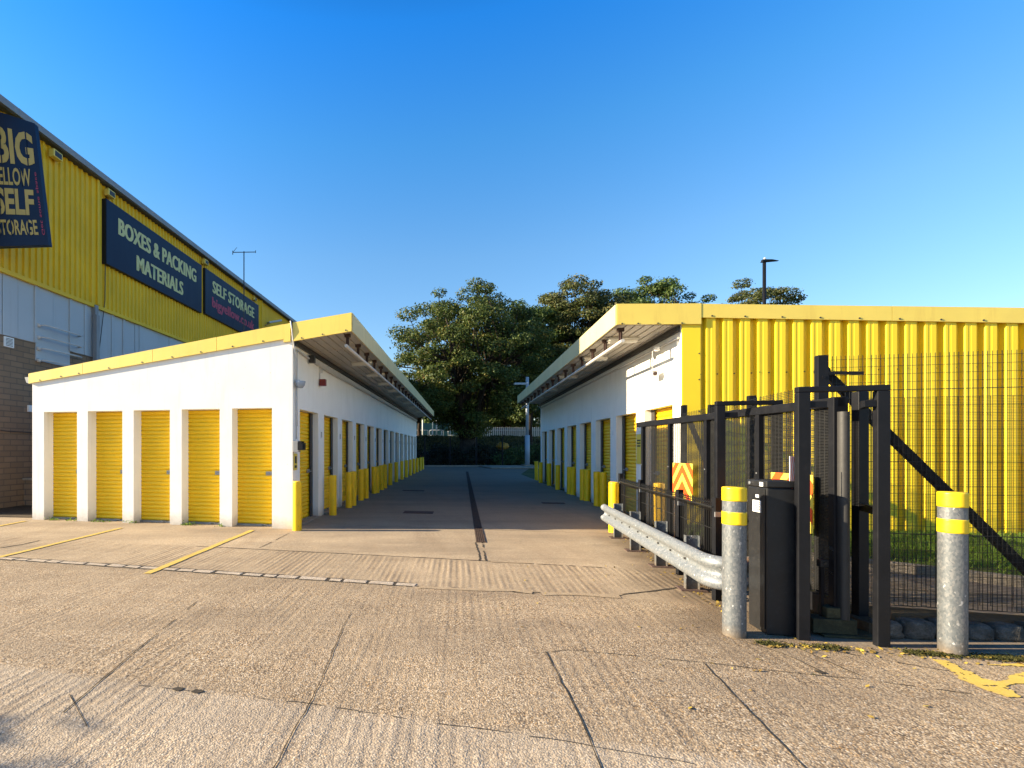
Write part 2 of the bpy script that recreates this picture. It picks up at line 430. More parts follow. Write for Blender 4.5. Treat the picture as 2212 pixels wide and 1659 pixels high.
    b2 = m.bump(m.math('MULTIPLY', ridge, ramt), 0.35, 0.005, b1)
    b3 = m.bump(m.noise(c, 45, 5, 0.7), 0.25, 0.005, b2)
    b4 = m.bump(m.noise(c, 3.0, 3, 0.5), 0.25, 0.02, b3)
    m.set('Normal', b4)
    return m.m
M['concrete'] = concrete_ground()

def simple_ground(name, cols, scale, rough=0.95, bump=0.5, bd=0.01):
    m = NT(name)
    c = m.coord()
    n = m.noise(c, scale, 8, 0.7)
    st = [(0.25 + 0.5 * i / (len(cols) - 1), k) for i, k in enumerate(cols)]
    base = m.ramp(n, st)
    n2 = m.noise(c, scale * 9, 3, 0.6)
    base = m.mix(m.math('MULTIPLY', m.ramp(n2, [(0.4, 0), (0.7, 1)]), 0.35), base, cols[0])
    m.set('Base Color', base); m.set('Roughness', rough); m.set('Specular IOR Level', 0.2)
    m.set('Normal', m.bump(n2, bump, bd))
    return m.m
M['soil'] = simple_ground('dark_soil', [(0.035, 0.026, 0.017), (0.07, 0.05, 0.032), (0.13, 0.10, 0.065)], 6)
M['turf'] = simple_ground('turf_base', [(0.03, 0.05, 0.010), (0.07, 0.11, 0.018), (0.13, 0.15, 0.035)], 4)
M['field'] = simple_ground('rough_grassland', [(0.03, 0.04, 0.012), (0.08, 0.09, 0.025), (0.17, 0.15, 0.05)], 0.6)
M['path'] = simple_ground('weathered_path', [(0.13, 0.10, 0.075), (0.24, 0.19, 0.14), (0.34, 0.28, 0.21)], 3)
M['stone'] = simple_ground('rough_kerb_stone', [(0.04, 0.038, 0.034), (0.11, 0.105, 0.095), (0.24, 0.225, 0.21)], 9, bump=0.9, bd=0.02)
M['kerb'] = simple_ground('concrete_kerb', [(0.18, 0.15, 0.11), (0.30, 0.25, 0.19), (0.40, 0.34, 0.27)], 5)
M['joint'] = simple_ground('dark_joint', [(0.03, 0.025, 0.02), (0.06, 0.05, 0.038), (0.10, 0.08, 0.06)], 12)
M['mortar'] = simple_ground('pale_joint_mortar', [(0.34, 0.27, 0.20), (0.48, 0.40, 0.31), (0.58, 0.50, 0.41)], 9, bump=0.9, bd=0.01)
M['mortardull'] = simple_ground('dull_joint_mortar', [(0.30, 0.22, 0.14), (0.38, 0.29, 0.19), (0.44, 0.35, 0.24)], 9, bump=0.6, bd=0.008)
M['grate'] = simple_ground('iron_grate', [(0.05, 0.03, 0.022), (0.09, 0.06, 0.045), (0.14, 0.09, 0.07)], 10)
M['iron'] = simple_ground('iron_cover', [(0.05, 0.035, 0.03), (0.10, 0.065, 0.055), (0.13, 0.09, 0.08)], 10)
M['mossblock'] = simple_ground('mossy_concrete', [(0.02, 0.021, 0.014), (0.05, 0.05, 0.03), (0.10, 0.092, 0.05)], 8)
M['moss'] = simple_ground('moss', [(0.02, 0.025, 0.008), (0.05, 0.05, 0.014), (0.09, 0.08, 0.025)], 20)
M['bark'] = simple_ground('bark', [(0.018, 0.013, 0.01), (0.045, 0.034, 0.026), (0.075, 0.058, 0.045)], 5, bump=0.8, bd=0.03)

def leafmat(name, stops, trans=0.3):
    m = NT(name)
    g = m.node("ShaderNodeNewGeometry")
    n = m.noise(g.outputs['Position'], 0.55, 4, 0.6)
    f = m.math('ADD', m.math('MULTIPLY', g.outputs['Random Per Island'], 0.55), m.math('MULTIPLY', n, 0.55))
    col = m.ramp(f, stops)
    m.set('Base Color', col); m.set('Roughness', 0.6); m.set('Specular IOR Level', 0.35)
    t = m.node("ShaderNodeBsdfTranslucent"); m.link(col, t.inputs[0])
    mx = m.node("ShaderNodeMixShader"); mx.inputs[0].default_value = trans
    m.link(m.b.outputs[0], mx.inputs[1]); m.link(t.outputs[0], mx.inputs[2]); m.link(mx.outputs[0], m.out.inputs[0])
    return m.m
M['leafA'] = leafmat('autumn_tinged_leaf', [(0.18, (0.028, 0.050, 0.012)), (0.50, (0.065, 0.10, 0.020)), (0.72, (0.12, 0.15, 0.030)), (0.88, (0.18, 0.14, 0.03)), (0.99, (0.22, 0.09, 0.02))])
M['leafB'] = leafmat('deep_green_leaf', [(0.15, (0.03, 0.055, 0.014)), (0.5, (0.07, 0.12, 0.025)), (0.85, (0.14, 0.18, 0.045))])
M['leafC'] = leafmat('brown_green_leaf', [(0.15, (0.028, 0.045, 0.012)), (0.5, (0.07, 0.092, 0.022)), (0.85, (0.15, 0.13, 0.035))])
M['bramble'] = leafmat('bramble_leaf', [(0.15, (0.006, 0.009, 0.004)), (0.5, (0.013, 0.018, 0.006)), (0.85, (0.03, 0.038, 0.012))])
M['blade'] = leafmat('grass_blade', [(0.15, (0.07, 0.14, 0.010)), (0.5, (0.17, 0.29, 0.025)), (0.85, (0.34, 0.42, 0.08))], 0.35)
M['roughblade'] = leafmat('rough_grass_blade', [(0.15, (0.018, 0.026, 0.008)), (0.5, (0.045, 0.055, 0.015)), (0.85, (0.13, 0.13, 0.04))], 0.2)
M['litter'] = leafmat('fallen_leaf', [(0.2, (0.10, 0.06, 0.02)), (0.5, (0.30, 0.20, 0.05)), (0.8, (0.60, 0.45, 0.06))], 0.2)

# ------------------------------------------------------------------ fast quad clouds
def quad_cloud(name, P, N, size, mat, parent=None, loc=(0, 0, 0), aspect=1.4):
    """one small rhombic leaf per point"""
    n = len(P)
    rnd = rng.normal(size=(n, 3))
    N = N / np.maximum(1e-6, np.linalg.norm(N, axis=1))[:, None]
    T = np.cross(N, rnd); T /= np.maximum(1e-6, np.linalg.norm(T, axis=1))[:, None]
    B = np.cross(N, T)
    s = size[:, None] if hasattr(size, 'shape') else size
    a = P + T * s * aspect * 0.5; b = P + B * s * 0.4; c = P - T * s * aspect * 0.5; d = P - B * s * 0.4
    V = np.stack([a, b, c, d], 1).reshape(-1, 3)
    me = bpy.data.meshes.new(name)
    me.vertices.add(4 * n); me.vertices.foreach_set('co', V.astype(np.float32).ravel())
    me.loops.add(4 * n); me.loops.foreach_set('vertex_index', np.arange(4 * n, dtype=np.int32))
    me.polygons.add(n); me.polygons.foreach_set('loop_start', np.arange(0, 4 * n, 4, dtype=np.int32))
    me.update(calc_edges=True)
    me.materials.append(mat)
    o = bpy.data.objects.new(name, me); COL.objects.link(o)
    if parent is not None: o.parent = parent
    else: o.location = loc
    return o

def clump_points(centers, radii, per, flat=0.6):
    P = []; N = []
    for c, r in zip(centers, radii):
        k = int(per * (r ** 2))
        d = rng.normal(size=(k, 3)); d /= np.linalg.norm(d, axis=1)[:, None]
        rr = r * (0.45 + 0.55 * rng.random(k) ** 0.5) * (1 + 0.25 * rng.normal(size=k) * 0.5)
        p = d * rr[:, None]; p[:, 2] *= flat
        P.append(np.array(c) + p)
        nn = d * 0.7 + rng.normal(size=(k, 3)) * 0.6; nn[:, 2] += 0.6
        N.append(nn)
    return np.concatenate(P), np.concatenate(N)

def make_tree(name, label, cat_group, x, y, H, W, crown_z0, mat, nclump=80, per=210, seed=1, size=0.30, trunk_r=0.4, base=0, squash=1.0, umbrella=False, lean=0.0):
    r_ = np.random.default_rng(seed)
    root = thing(name, (x, y, base), label, 'tree', cat_group)
    cz = (H + crown_z0) / 2; hz = (H - crown_z0) / 2
    cs = []; rs = []
    tries = 0
    while len(cs) < nclump and tries < 20000:
        tries += 1
        d = r_.normal(size=3); d /= np.linalg.norm(d)
        rad = r_.random() ** 0.36
        p = d * rad
        w = 1.0
        if umbrella:                     # broad shoulders, narrow foot
            w = 1.0 if p[2] > -0.45 else 1.0 - 1.1 * (-p[2] - 0.45)
        q = np.array([p[0] * (W / 2 - 0.9) * w + lean * p[2], p[1] * (W / 2 - 0.9) * w * 0.9, cz + p[2] * (hz - 0.6)])
        if any(np.linalg.norm(q - c) < 0.9 for c in cs): continue
        cs.append(q); rs.append(0.75 + 0.75 * r_.random())
    P, N = clump_points(cs, rs, per, 0.55)
    sz = size * (0.6 + 0.8 * rng.random(len(P)))
    quad_cloud('crown', P, N, sz, mat, root)
    # trunk and limbs as one branching surface of tubes
    mb = MB()
    nl = 7
    forks = []
    top = crown_z0 + hz * 0.5
    mb.tube([(0, 0, -0.3), (0.03, 0, 0.6), (0.0, 0.05, crown_z0 * 0.6), (0.05, 0, crown_z0), (0.0, 0.1, top), (0.1, 0.05, H - hz * 0.35)],
            [trunk_r * 1.5, trunk_r * 1.05, trunk_r * 0.9, trunk_r * 0.8, trunk_r * 0.45, trunk_r * 0.1], 10)
    for k in range(nl):
        a = 2 * math.pi * (k + r_.random() * 0.7) / nl
        z0 = crown_z0 * (0.75 + 0.4 * r_.random())
        e = Vector((math.cos(a) * W * 0.26, math.sin(a) * W * 0.26, cz + hz * (-0.1 + 0.6 * r_.random())))
        s = Vector((0, 0, z0)); mid = s.lerp(e, 0.45) + Vector((0, 0, 0.3))
        mb.tube([s, mid, e], [trunk_r * 0.5, trunk_r * 0.33, trunk_r * 0.14], 7)
        forks.append((mid, e))
    for c, r in zip(cs, rs):
        c = Vector(c)
        best = min(forks, key=lambda f: (f[1] - c).length)
        s = best[0].lerp(best[1], 0.3 + 0.7 * r_.random())
        mid = s.lerp(c, 0.5) + Vector((r_.normal() * 0.3, r_.normal() * 0.3, r_.normal() * 0.25))
        mb.tube([s, mid, c], [trunk_r * 0.13, trunk_r * 0.09, 0.02], 5)
    mb.build('trunk', M['bark'], root)
    return root

# ================================================================== SETTING: ground
def sheet(name, pts, z, mat, kind='structure', label=None, cat=None):
    me = bpy.data.meshes.new(name)
    me.from_pydata([(p[0], p[1], z) for p in pts], [], [list(range(len(pts)))])
    me.materials.append(mat); me.update()
    o = bpy.data.objects.new(name, me); COL.objects.link(o); o['kind'] = kind
    if label: tag(o, label, cat)
    return o
# open ground with a bank beyond the yard, one sheet to the horizon
def terrain_z(x, y):
    d = y - 45.5 - 0.02 * (x - 8) ** 2 * 0
    b = max(0.0, min(1.0, d / 15.0)); b = b * b * (3 - 2 * b)
    return -0.03 + 2.95 * b + (0.12 * math.sin(x * 0.7) * math.sin(y * 0.5) if d > 1 else 0)
xs = [-900, -300, -120] + list(np.linspace(-60, 90, 76)) + [130, 300, 900]
ys = [-200, -60, 0, 20, 40] + list(np.linspace(44, 64, 24)) + [72, 90, 130, 250, 500, 1200]
V = [(x, y, terrain_z(x, y)) for y in ys for x in xs]
nx = len(xs)
Fc = [(j * nx + i, j * nx + i + 1, (j + 1) * nx + i + 1, (j + 1) * nx + i) for j in range(len(ys) - 1) for i in range(nx - 1)]
me = bpy.data.meshes.new('ground'); me.from_pydata(V, [], Fc); me.materials.append(M['field'])
me.polygons.foreach_set('use_smooth', [True] * len(Fc)); me.update()
o = bpy.data.objects.new('ground', me); COL.objects.link(o); o['kind'] = 'structure'

# concrete yard and alley
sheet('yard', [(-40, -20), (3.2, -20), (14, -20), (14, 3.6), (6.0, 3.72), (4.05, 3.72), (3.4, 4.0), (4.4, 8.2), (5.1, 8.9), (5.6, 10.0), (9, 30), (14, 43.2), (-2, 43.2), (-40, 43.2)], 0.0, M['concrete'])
sheet('path', [(3.3, 3.95), (3.41, 3.7), (6.0, 3.70), (14, 3.58), (30, 3.5), (30, 8.0), (5.0, 9.2), (4.42, 8.25)], -0.005, M['path'])

# ribbons for joints, cracks
def ribbon(mb, pts, w, wob=0.012, step=0.08, z=0.004, jag=0.4, gaps=0.0):
    P = []
    for a, b in zip(pts[:-1], pts[1:]):
        n = max(2, int(math.dist(a, b) / step))
        for k in range(n): P.append((a[0] + (b[0] - a[0]) * k / n, a[1] + (b[1] - a[1]) * k / n))
    P.append(pts[-1])
    ph = random.random() * 10
    q = []
    for i, p in enumerate(P):
        a = P[max(0, i - 1)]; b = P[min(len(P) - 1, i + 1)]
        d = Vector((b[0] - a[0], b[1] - a[1])).normalized(); n = Vector((-d.y, d.x))
        off = wob * (math.sin(i * 0.35 + ph) * 0.5 + random.uniform(-0.5, 0.5))
        ww = w * (1 + random.uniform(-jag, jag)) * 0.5
        c = Vector(p) + n * off
        q.append((c - n * ww, c + n * ww))
    for i in range(len(q) - 1):
        if gaps and random.random() < gaps: continue
        mb.quad((q[i][0].x, q[i][0].y, z), (q[i + 1][0].x, q[i + 1][0].y, z), (q[i + 1][1].x, q[i + 1][1].y, z), (q[i][1].x, q[i][1].y, z))
mb = MB()
ribbon(mb, [G(425, 1180), G(1106, 1215)], 0.022, 0.006)
ribbon(mb, [G(1106, 1216), G(1300, 1226)], 0.02, 0.02, gaps=0.3)
ribbon(mb, [G(300, 1481), G(400, 1491), G(670, 1522), G(1106, 1585), G(1500, 1650)], 0.005, 0.012, gaps=0.45)
ribbon(mb, [G(756, 1325), G(668, 1523), G(592, 1662)], 0.006, 0.010)
ribbon(mb, [G(425, 1300), G(320, 1385), G(135, 1540)], 0.009, 0.004, gaps=0.15)
ribbon(mb, [G(150, 1500), G(190, 1570)], 0.007, 0.004)
ribbon(mb, [G(1178, 1408), G(1240, 1520), G(1300, 1664)], 0.008, 0.010)
ribbon(mb, [G(1521, 1433), G(1640, 1560), G(1745, 1662)], 0.008, 0.010)
ribbon(mb, [G(1160, 1411), G(1230, 1404), G(1380, 1418), G(1521, 1432), G(1700, 1452), G(1860, 1468)], 0.006, 0.006, gaps=0.15)
ribbon(mb, [G(1612, 1387), G(1690, 1412), G(1776, 1452)], 0.010, 0.012)
ribbon(mb, [G(1690, 1385), G(1790, 1430), G(1862, 1462)], 0.009, 0.006)
ribbon(mb, [G(1860, 1468), G(2100, 1500)], 0.007, 0.005, gaps=0.2)
ribbon(mb, [G(1760, 1400), G(1900, 1425), G(2050, 1450)], 0.007, 0.006, gaps=0.2)
ribbon(mb, [G(0, 1184), G(50, 1176), G(85, 1168)], 0.03, 0.01)
ribbon(mb, [G(1029, 1172), G(1037, 1212)], 0.02, 0.02, gaps=0.1)
ribbon(mb, [G(1041, 1172), G(1051, 1212)], 0.022, 0.012, gaps=0.1)
ribbon(mb, [G(560, 1184), G(625, 1152)], 0.012, 0.01, gaps=0.2)
ribbon(mb, [G(1344, 1285), G(1400, 1278), G(1475, 1268)], 0.03, 0.01)
ribbon(mb, [G(900, 1266), G(960, 1268), G(1140, 1282), G(1345, 1288)], 0.015, 0.02, gaps=0.45)
# alley joints
for qq in (9.6, 13.2, 17.0, 21.5, 26.0, 31.0):
    a = (-2.2 + 0.19 * qq, qq + 0.25); b = (3.6 + 0.17 * qq, qq - 0.9)
    ribbon(mb, [a, b], 0.014, 0.006, 0.15, gaps=0.05)
o = mb.build('pavement_joint', M['joint']); o['kind'] = 'structure'
# potholes
mb = MB()
for (px, py, r) in ((386, 1489, 0.032), (426, 1494, 0.035), (1772, 1453, 0.03)):
    c = G(px, py); n = 9
    pts = [(c[0] + r * (1.3 * math.cos(2 * math.pi * k / n)) * random.uniform(0.6, 1.2), c[1] + r * 0.8 * math.sin(2 * math.pi * k / n) * random.uniform(0.6, 1.2), 0.005) for k in range(n)]
    mb.add(pts, [tuple(range(n))])
o = mb.build('pothole', M['joint']); o['kind'] = 'structure'
# broken pale stones laid in the long joint
mb = MB(); mb2 = MB()
A = Vector(G(20, 1207)); B = Vector(G(892, 1264)); L = (B - A).length; d = (B - A) / L; nrm = Vector((-d.y, d.x)); t = -3.0
while t < L:
    l = random.uniform(0.18, 0.42)
    w = random.uniform(0.045, 0.06)
    pts = []
    for (a, s) in ((0.0, -1), (0.5, -1), (1.0, -1), (1.0, 1), (0.5, 1), (0.0, 1)):
        p = A + d * (t + a * (l - 0.025) + random.uniform(-0.01, 0.01)) + nrm * s * (w * random.uniform(0.8, 1.15))
        pts.append(p)
    n = len(pts); c = sum(pts, Vector((0, 0))) / n
    lo = [(p.x, p.y, -0.002) for p in pts]
    hi = [(c.x + (p.x - c.x) * 0.93, c.y + (p.y - c.y) * 0.85, 0.005 + random.uniform(0, 0.003)) for p in pts]
    mb.add(lo + hi, [tuple(range(n, 2 * n))] + [(i, (i + 1) % n, n + (i + 1) % n, n + i) for i in range(n)])
    t += l
ribbon(mb2, [tuple(A + d * -3.0), tuple(B)], 0.16, 0.004, 0.1, 0.003, 0.15)
ribbon(mb2, [G(892, 1266), G(1150, 1280), G(1345, 1287)], 0.02, 0.01, 0.1, 0.003, 0.3)
o = mb.build('joint_stone', M['mortar']); o['kind'] = 'structure'
o = mb2.build('joint_bed', M['joint']); o['kind'] = 'structure'
mb = MB()
ribbon(mb, [G(905, 1268), G(960, 1272), G(1110, 1276), G(1150, 1281)], 0.09, 0.01, 0.12, 0.006, 0.25)
ribbon(mb, [G(1170, 1283), G(1240, 1284), G(1340, 1290)], 0.11, 0.01, 0.12, 0.006, 0.25)
ribbon(mb, [G(1060, 1214), G(1150, 1217)], 0.05, 0.01, 0.12, 0.006, 0.3)
o = mb.build('mortar_repair', M['mortardull']); o['kind'] = 'structure'

# bay markings
mb = MB()
for a, b, w in (((545, 1146), (318, 1240), 0.105), ((262, 1141), (0, 1204), 0.10), ((55, 1126), (-60, 1148), 0.10)):
    p0 = Vector(G(*a)); p1 = Vector(G(*b))
    if a[0] < 500: p1 = p0 + (p1 - p0) * 1.3
    ribbon(mb, [tuple(p0), tuple(p1)], w, 0.006, 0.06, 0.008, 0.10)
o = mb.build('bay_marking', M['bayline']); o['kind'] = 'structure'
def inside(poly, x, y):
    c = False; n = len(poly); j = n - 1
    for i in range(n):
        if (poly[i][1] > y) != (poly[j][1] > y) and x < (poly[j][0] - poly[i][0]) * (y - poly[i][1]) / (poly[j][1] - poly[i][1]) + poly[i][0]: c = not c
        j = i
    return c
from mathutils import noise as mnoise
def worn_fill(mb, poly, cell=0.011):
    x0 = min(p[0] for p in poly); x1 = max(p[0] for p in poly); y0 = min(p[1] for p in poly); y1 = max(p[1] for p in poly)
    nx_ = int((x1 - x0) / cell) + 2; ny_ = int((y1 - y0) / cell) + 2
    jit = {}
    def pt(i, j):
        if (i, j) not in jit: jit[(i, j)] = (x0 + (i + random.uniform(-0.3, 0.3)) * cell, y0 + (j + random.uniform(-0.3, 0.3)) * cell, 0.005)
        return jit[(i, j)]
    for i in range(nx_):
        for j in range(ny_):
            cx_, cy_ = x0 + (i + 0.5) * cell, y0 + (j + 0.5) * cell
            if not inside(poly, cx_, cy_): continue
            w = mnoise.noise(Vector((cx_ * 7, cy_ * 7, 0))) + 0.7 * mnoise.noise(Vector((cx_ * 26, cy_ * 26, 3)))
            if w + random.uniform(-0.12, 0.12) > 0.36: continue
            mb.quad(pt(i, j), pt(i + 1, j), pt(i + 1, j + 1), pt(i, j + 1))
mb = MB()
def jagged(pts, amp=0.012, step=0.05):
    out = []
    n = len(pts)
    for i in range(n):
        a = Vector(pts[i]); b = Vector(pts[(i + 1) % n]); k = max(1, int((b - a).length / step))
        for j in range(k):
            p = a.lerp(b, j / k); out.append((p.x + random.uniform(-amp, amp), p.y + random.uniform(-amp, amp)))
    return out
pg = jagged([G(2012, 1424), G(2040, 1427), G(2062, 1436), G(2080, 1448), G(2108, 1455), G(2118, 1466), G(2150, 1472), G(2172, 1472),
             G(2180, 1461), G(2214, 1452), G(2300, 1430), G(2330, 1440), G(2214, 1478), G(2186, 1480), G(2176, 1484), G(2184, 1492), G(2206, 1507), G(2180, 1508), G(2120, 1488), G(2090, 1474), G(2064, 1464), G(2050, 1448)], 0.006, 0.05)
worn_fill(mb, pg)
pg = jagged([G(2130, 1437), G(2212, 1434), G(2330, 1428), G(2330, 1434), G(2212, 1441)], 0.004, 0.05)
worn_fill(mb, pg)
o = mb.build('hatch_marking', M['hatchline']); o['kind'] = 'structure'

# drain channel down the alley
mb = MB(); mb2 = MB()
dn = Vector(G(1039, 1172)); df = Vector(G(1009, 1019)); dl = (df - dn).length; dd = (df - dn) / dl; dx = Vector((dd.y, -dd.x))
W2 = 0.078
a = dn - dx * W2; b = dn + dx * W2; c = df + dx * W2; e = df - dx * W2
mb2.quad((a.x, a.y, 0.004), (b.x, b.y, 0.004), (c.x, c.y, 0.004), (e.x, e.y, 0.004))
for k in range(5):
    s = -W2 + 2 * W2 * (k + 0.5) / 5
    p = dn + dx * s; q = df + dx * s
    mb.bar((p.x, p.y, 0.009), (q.x, q.y, 0.009), 0.018, 0.008)
t = 0.0
while t < dl:
    p = dn + dd * t - dx * W2; q = dn + dd * t + dx * W2
    mb.bar((p.x, p.y, 0.008), (q.x, q.y, 0.008), 0.02, 0.006); t += 0.5
o = mb2.build('drain_channel', M['joint']); o['kind'] = 'structure'
dr = mb.build('drain_grate', M['grate']); tag(dr, 'long narrow rusty iron drainage grate running down the middle of the alley', 'drain grate')
def cover(px, py, w, l, label):
    c = G(px, py); fr = Frame(c, (0.98, -0.18), (0.18, 0.98))
    mb = MB(fr); mb.box(-w / 2, w / 2, -l / 2, l / 2, -0.01, 0.008)
    for k in range(5):
        s = -w / 2 + w * (k + 0.5) / 5
        mb.box(s - w * 0.06, s + w * 0.06, -l / 2 + 0.03, l / 2 - 0.03, 0.008, 0.012)
    tag(mb.build('manhole_cover', M['iron']), label, 'manhole cover', 'iron covers in the alley')
cover(904, 1107, 0.72, 0.42, 'reddish rectangular iron cover left of the drain grate, nearest the front of the alley')
cover(1195, 1087, 0.62, 0.30, 'dark iron cover right of the drain grate by the yellow bollards')
cover(893, 1060, 0.8, 0.35, 'small dark iron cover left of the drain grate, far down the alley')

# kerb at the alley end, raised island
mb = MB()
mb.box(-2, 20, 42.6, 42.8, 0, 0.13)
o = mb.build('kerb', M['kerb']); o['kind'] = 'structure'
mb = MB()
p0 = G(1098, 1019)
mb.box(p0[0], p0[0] + 6, 38.2, 42.5, 0, 0.12)
o = mb.build('raised_island', M['kerb'], bevel=0.05); o['kind'] = 'structure'

# ================================================================== roller doors
def shutter(mb, w, h, pitch=0.083, depth=0.021):
    """ribbed curtain in local x (0..w), z (0.03..h), facing -y"""
    n = int(h / pitch); pts = []
    for i in range(n):
        z0 = 0.03 + (h - 0.03) * i / n; dz = (h - 0.03) / n
        for (f, dd_) in ((0.0, depth), (0.07, depth), (0.13, 0.0), (0.45, -depth * 0.4), (0.88, 0.0)):
            pts.append((dd_, z0 + dz * f))
    pts.append((depth, h))
    V = []
    for (y, z) in pts: V += [(0, y, z), (w, y, z)]
    mb.smooth = True
    mb.add(V, [(2 * i, 2 * i + 1, 2 * i + 3, 2 * i + 2) for i in range(len(pts) - 1)])
    mb.smooth = False

DOOR_MESHES = {}
def place_doors(parent, fr, specs, w, h, outward, key):
    """specs: list of (origin local (s,t)), door runs along 'along' axis; outward: unit local vec pointing out"""
    protos = None
    for (o2, along) in specs:
        a = Vector((along[0], along[1])); out = Vector(outward)
        # world-space axes
        aw = Vector((fr.u.x * a.x + fr.v.x * a.y, fr.u.y * a.x + fr.v.y * a.y)).normalized()
        iw = -Vector((fr.u.x * out.x + fr.v.x * out.y, fr.u.y * out.x + fr.v.y * out.y)).normalized()
        loc = fr.loc((o2[0], o2[1], 0))
        if protos is None:
            f2 = Frame((0, 0), aw, iw)
            mb = MB(f2)
            shutter(mb, w, h)
            p = mb.build('roller_door', M['door'], parent); p.location = loc
            mb = MB(f2)
            gw = 0.06 if w < 1 else 0.17
            mb.box(w - gw, w, -0.05, -0.03, 0.0, h)
            g = mb.build('guide', M['guide'], p)
            mb = MB(f2)
            mb.box(0.0, w, -0.04, 0.02, 0.0, 0.035)
            bb = mb.build('bottom_bar', M['steel'], p)
            mb = MB(f2)
            mb.box(w - gw - 0.16, w - gw - 0.002, -0.036, -0.012, 1.02, 1.10)
            mb.tube([(w - gw - 0.12, -0.055, 1.05), (w - gw + 0.03, -0.055, 1.05)], 0.014, 6)
            lk = mb.build('lock', M['steel'], p)
            mb = MB(f2)
            mb.tube([(w * 0.62, -0.055, 0.03), (w * 0.75, -0.055, 0.03)], 0.013, 6); mb.box(w * 0.60, w * 0.66, -0.07, -0.04, 0.005, 0.05)
            bt = mb.build('foot_bolt', M['steel'], p)
            protos = p
        else:
            c = protos.copy(); COL.objects.link(c); c.parent = parent; c.location = loc
            for ch in protos.children:
                e = ch.copy(); COL.objects.link(e); e.parent = c

def wall_with_openings(mb, P, L0_, L1_, ops, head, top, depth, z0=-0.05):
    """P(a, d, z) -> local point (a along wall, d into the wall)"""
    def q(a0, z0_, a1, z1_, a1z=None): mb.quad(P(a0, 0, z0_), P(a1, 0, z0_), P(a1, 0, z1_ if a1z is None else a1z), P(a0, 0, z1_))
    cur = L0_
    for (a0, a1) in ops:
        q(cur, z0, a0, head)
        mb.quad(P(cur, 0, head), P(a0, 0, head), P(a0, 0, top(a0)), P(cur, 0, top(cur)))
        mb.quad(P(a0, 0, head), P(a1, 0, head), P(a1, 0, top(a1)), P(a0, 0, top(a0)))
        mb.quad(P(a0, 0, z0), P(a0, depth, z0), P(a0, depth, head), P(a0, 0, head))
        mb.quad(P(a1, 0, z0), P(a1, 0, head), P(a1, depth, head), P(a1, depth, z0))
        mb.quad(P(a0, 0, head), P(a0, depth, head), P(a1, depth, head), P(a1, 0, head))
        cur = a1
    q(cur, z0, L1_, head)
    mb.quad(P(cur, 0, head), P(L1_, 0, head), P(L1_, 0, top(L1_)), P(cur, 0, top(cur)))

HEAD = 2.36
# ================================================================== LEFT STORAGE BUILDING
LF = Frame(G(632, 1142.7), (5.952, -1.286), (0.1857, 1.0))
LEN_L, WID_L = 24.3, 6.09
lb = thing('storage_building', LF.o, 'low white storage block on the left with five narrow yellow shutters facing the yard', 'building')
ztop = lambda s: 3.99 + 0.127 * s if s < 0 else 3.99 + 0.10 * s
front_ops = [(-5.783 + 1.125 * k, -5.783 + 1.125 * k + 0.855) for k in range(5)]
side_ops = [(0.42 + 1.716 * k, 0.42 + 1.716 * k + 1.262) for k in range(14)]
RD_F, RD_S = 0.25, 0.185
mb = MB(LF)
wall_with_openings(mb, lambda a, d, z: (a, d, z), -WID_L, 0, front_ops, HEAD, lambda a: ztop(a) - 0.2, RD_F)
wall_with_openings(mb, lambda a, d, z: (-d, a, z), 0, LEN_L, side_ops, HEAD, lambda a: ztop(0) - 0.2, RD_S)
# rear and left walls, inner backing walls
mb.quad((-WID_L, 0, -0.05), (-WID_L, LEN_L, -0.05), (-WID_L, LEN_L, ztop(-WID_L) - 0.1), (-WID_L, 0, ztop(-WID_L) - 0.1))
mb.quad((-WID_L, LEN_L, -0.05), (0, LEN_L, -0.05), (0, LEN_L, ztop(0) - 0.1), (-WID_L, LEN_L, ztop(-WID_L) - 0.1))
mb.build('wall', M['white'], lb)
mb = MB(LF); mb.box(-WID_L + 0.02, -RD_S - 0.08, RD_F + 0.06, RD_F + 0.08, 0, 2.6); mb.box(-RD_S - 0.10, -RD_S - 0.08, RD_F, LEN_L - 0.05, 0, 2.6)
mb.build('inner_wall', M['guide'], lb)
mb = MB(LF)
for (a0, a1) in side_ops: mb.box(-RD_S, 0.03, a0 - 0.01, a1 + 0.01, -0.03, 0.03)
mb.build('door_step', M['kerb'], lb)
place_doors(lb, LF, [((a0, RD_F), (1, 0)) for a0, a1 in front_ops], 0.855, HEAD, (0, -1), 'lf')
place_doors(lb, LF, [((-RD_S, a0), (0, 1)) for a0, a1 in side_ops], 1.262, HEAD, (1, 0), 'ls')
OV = 1.19
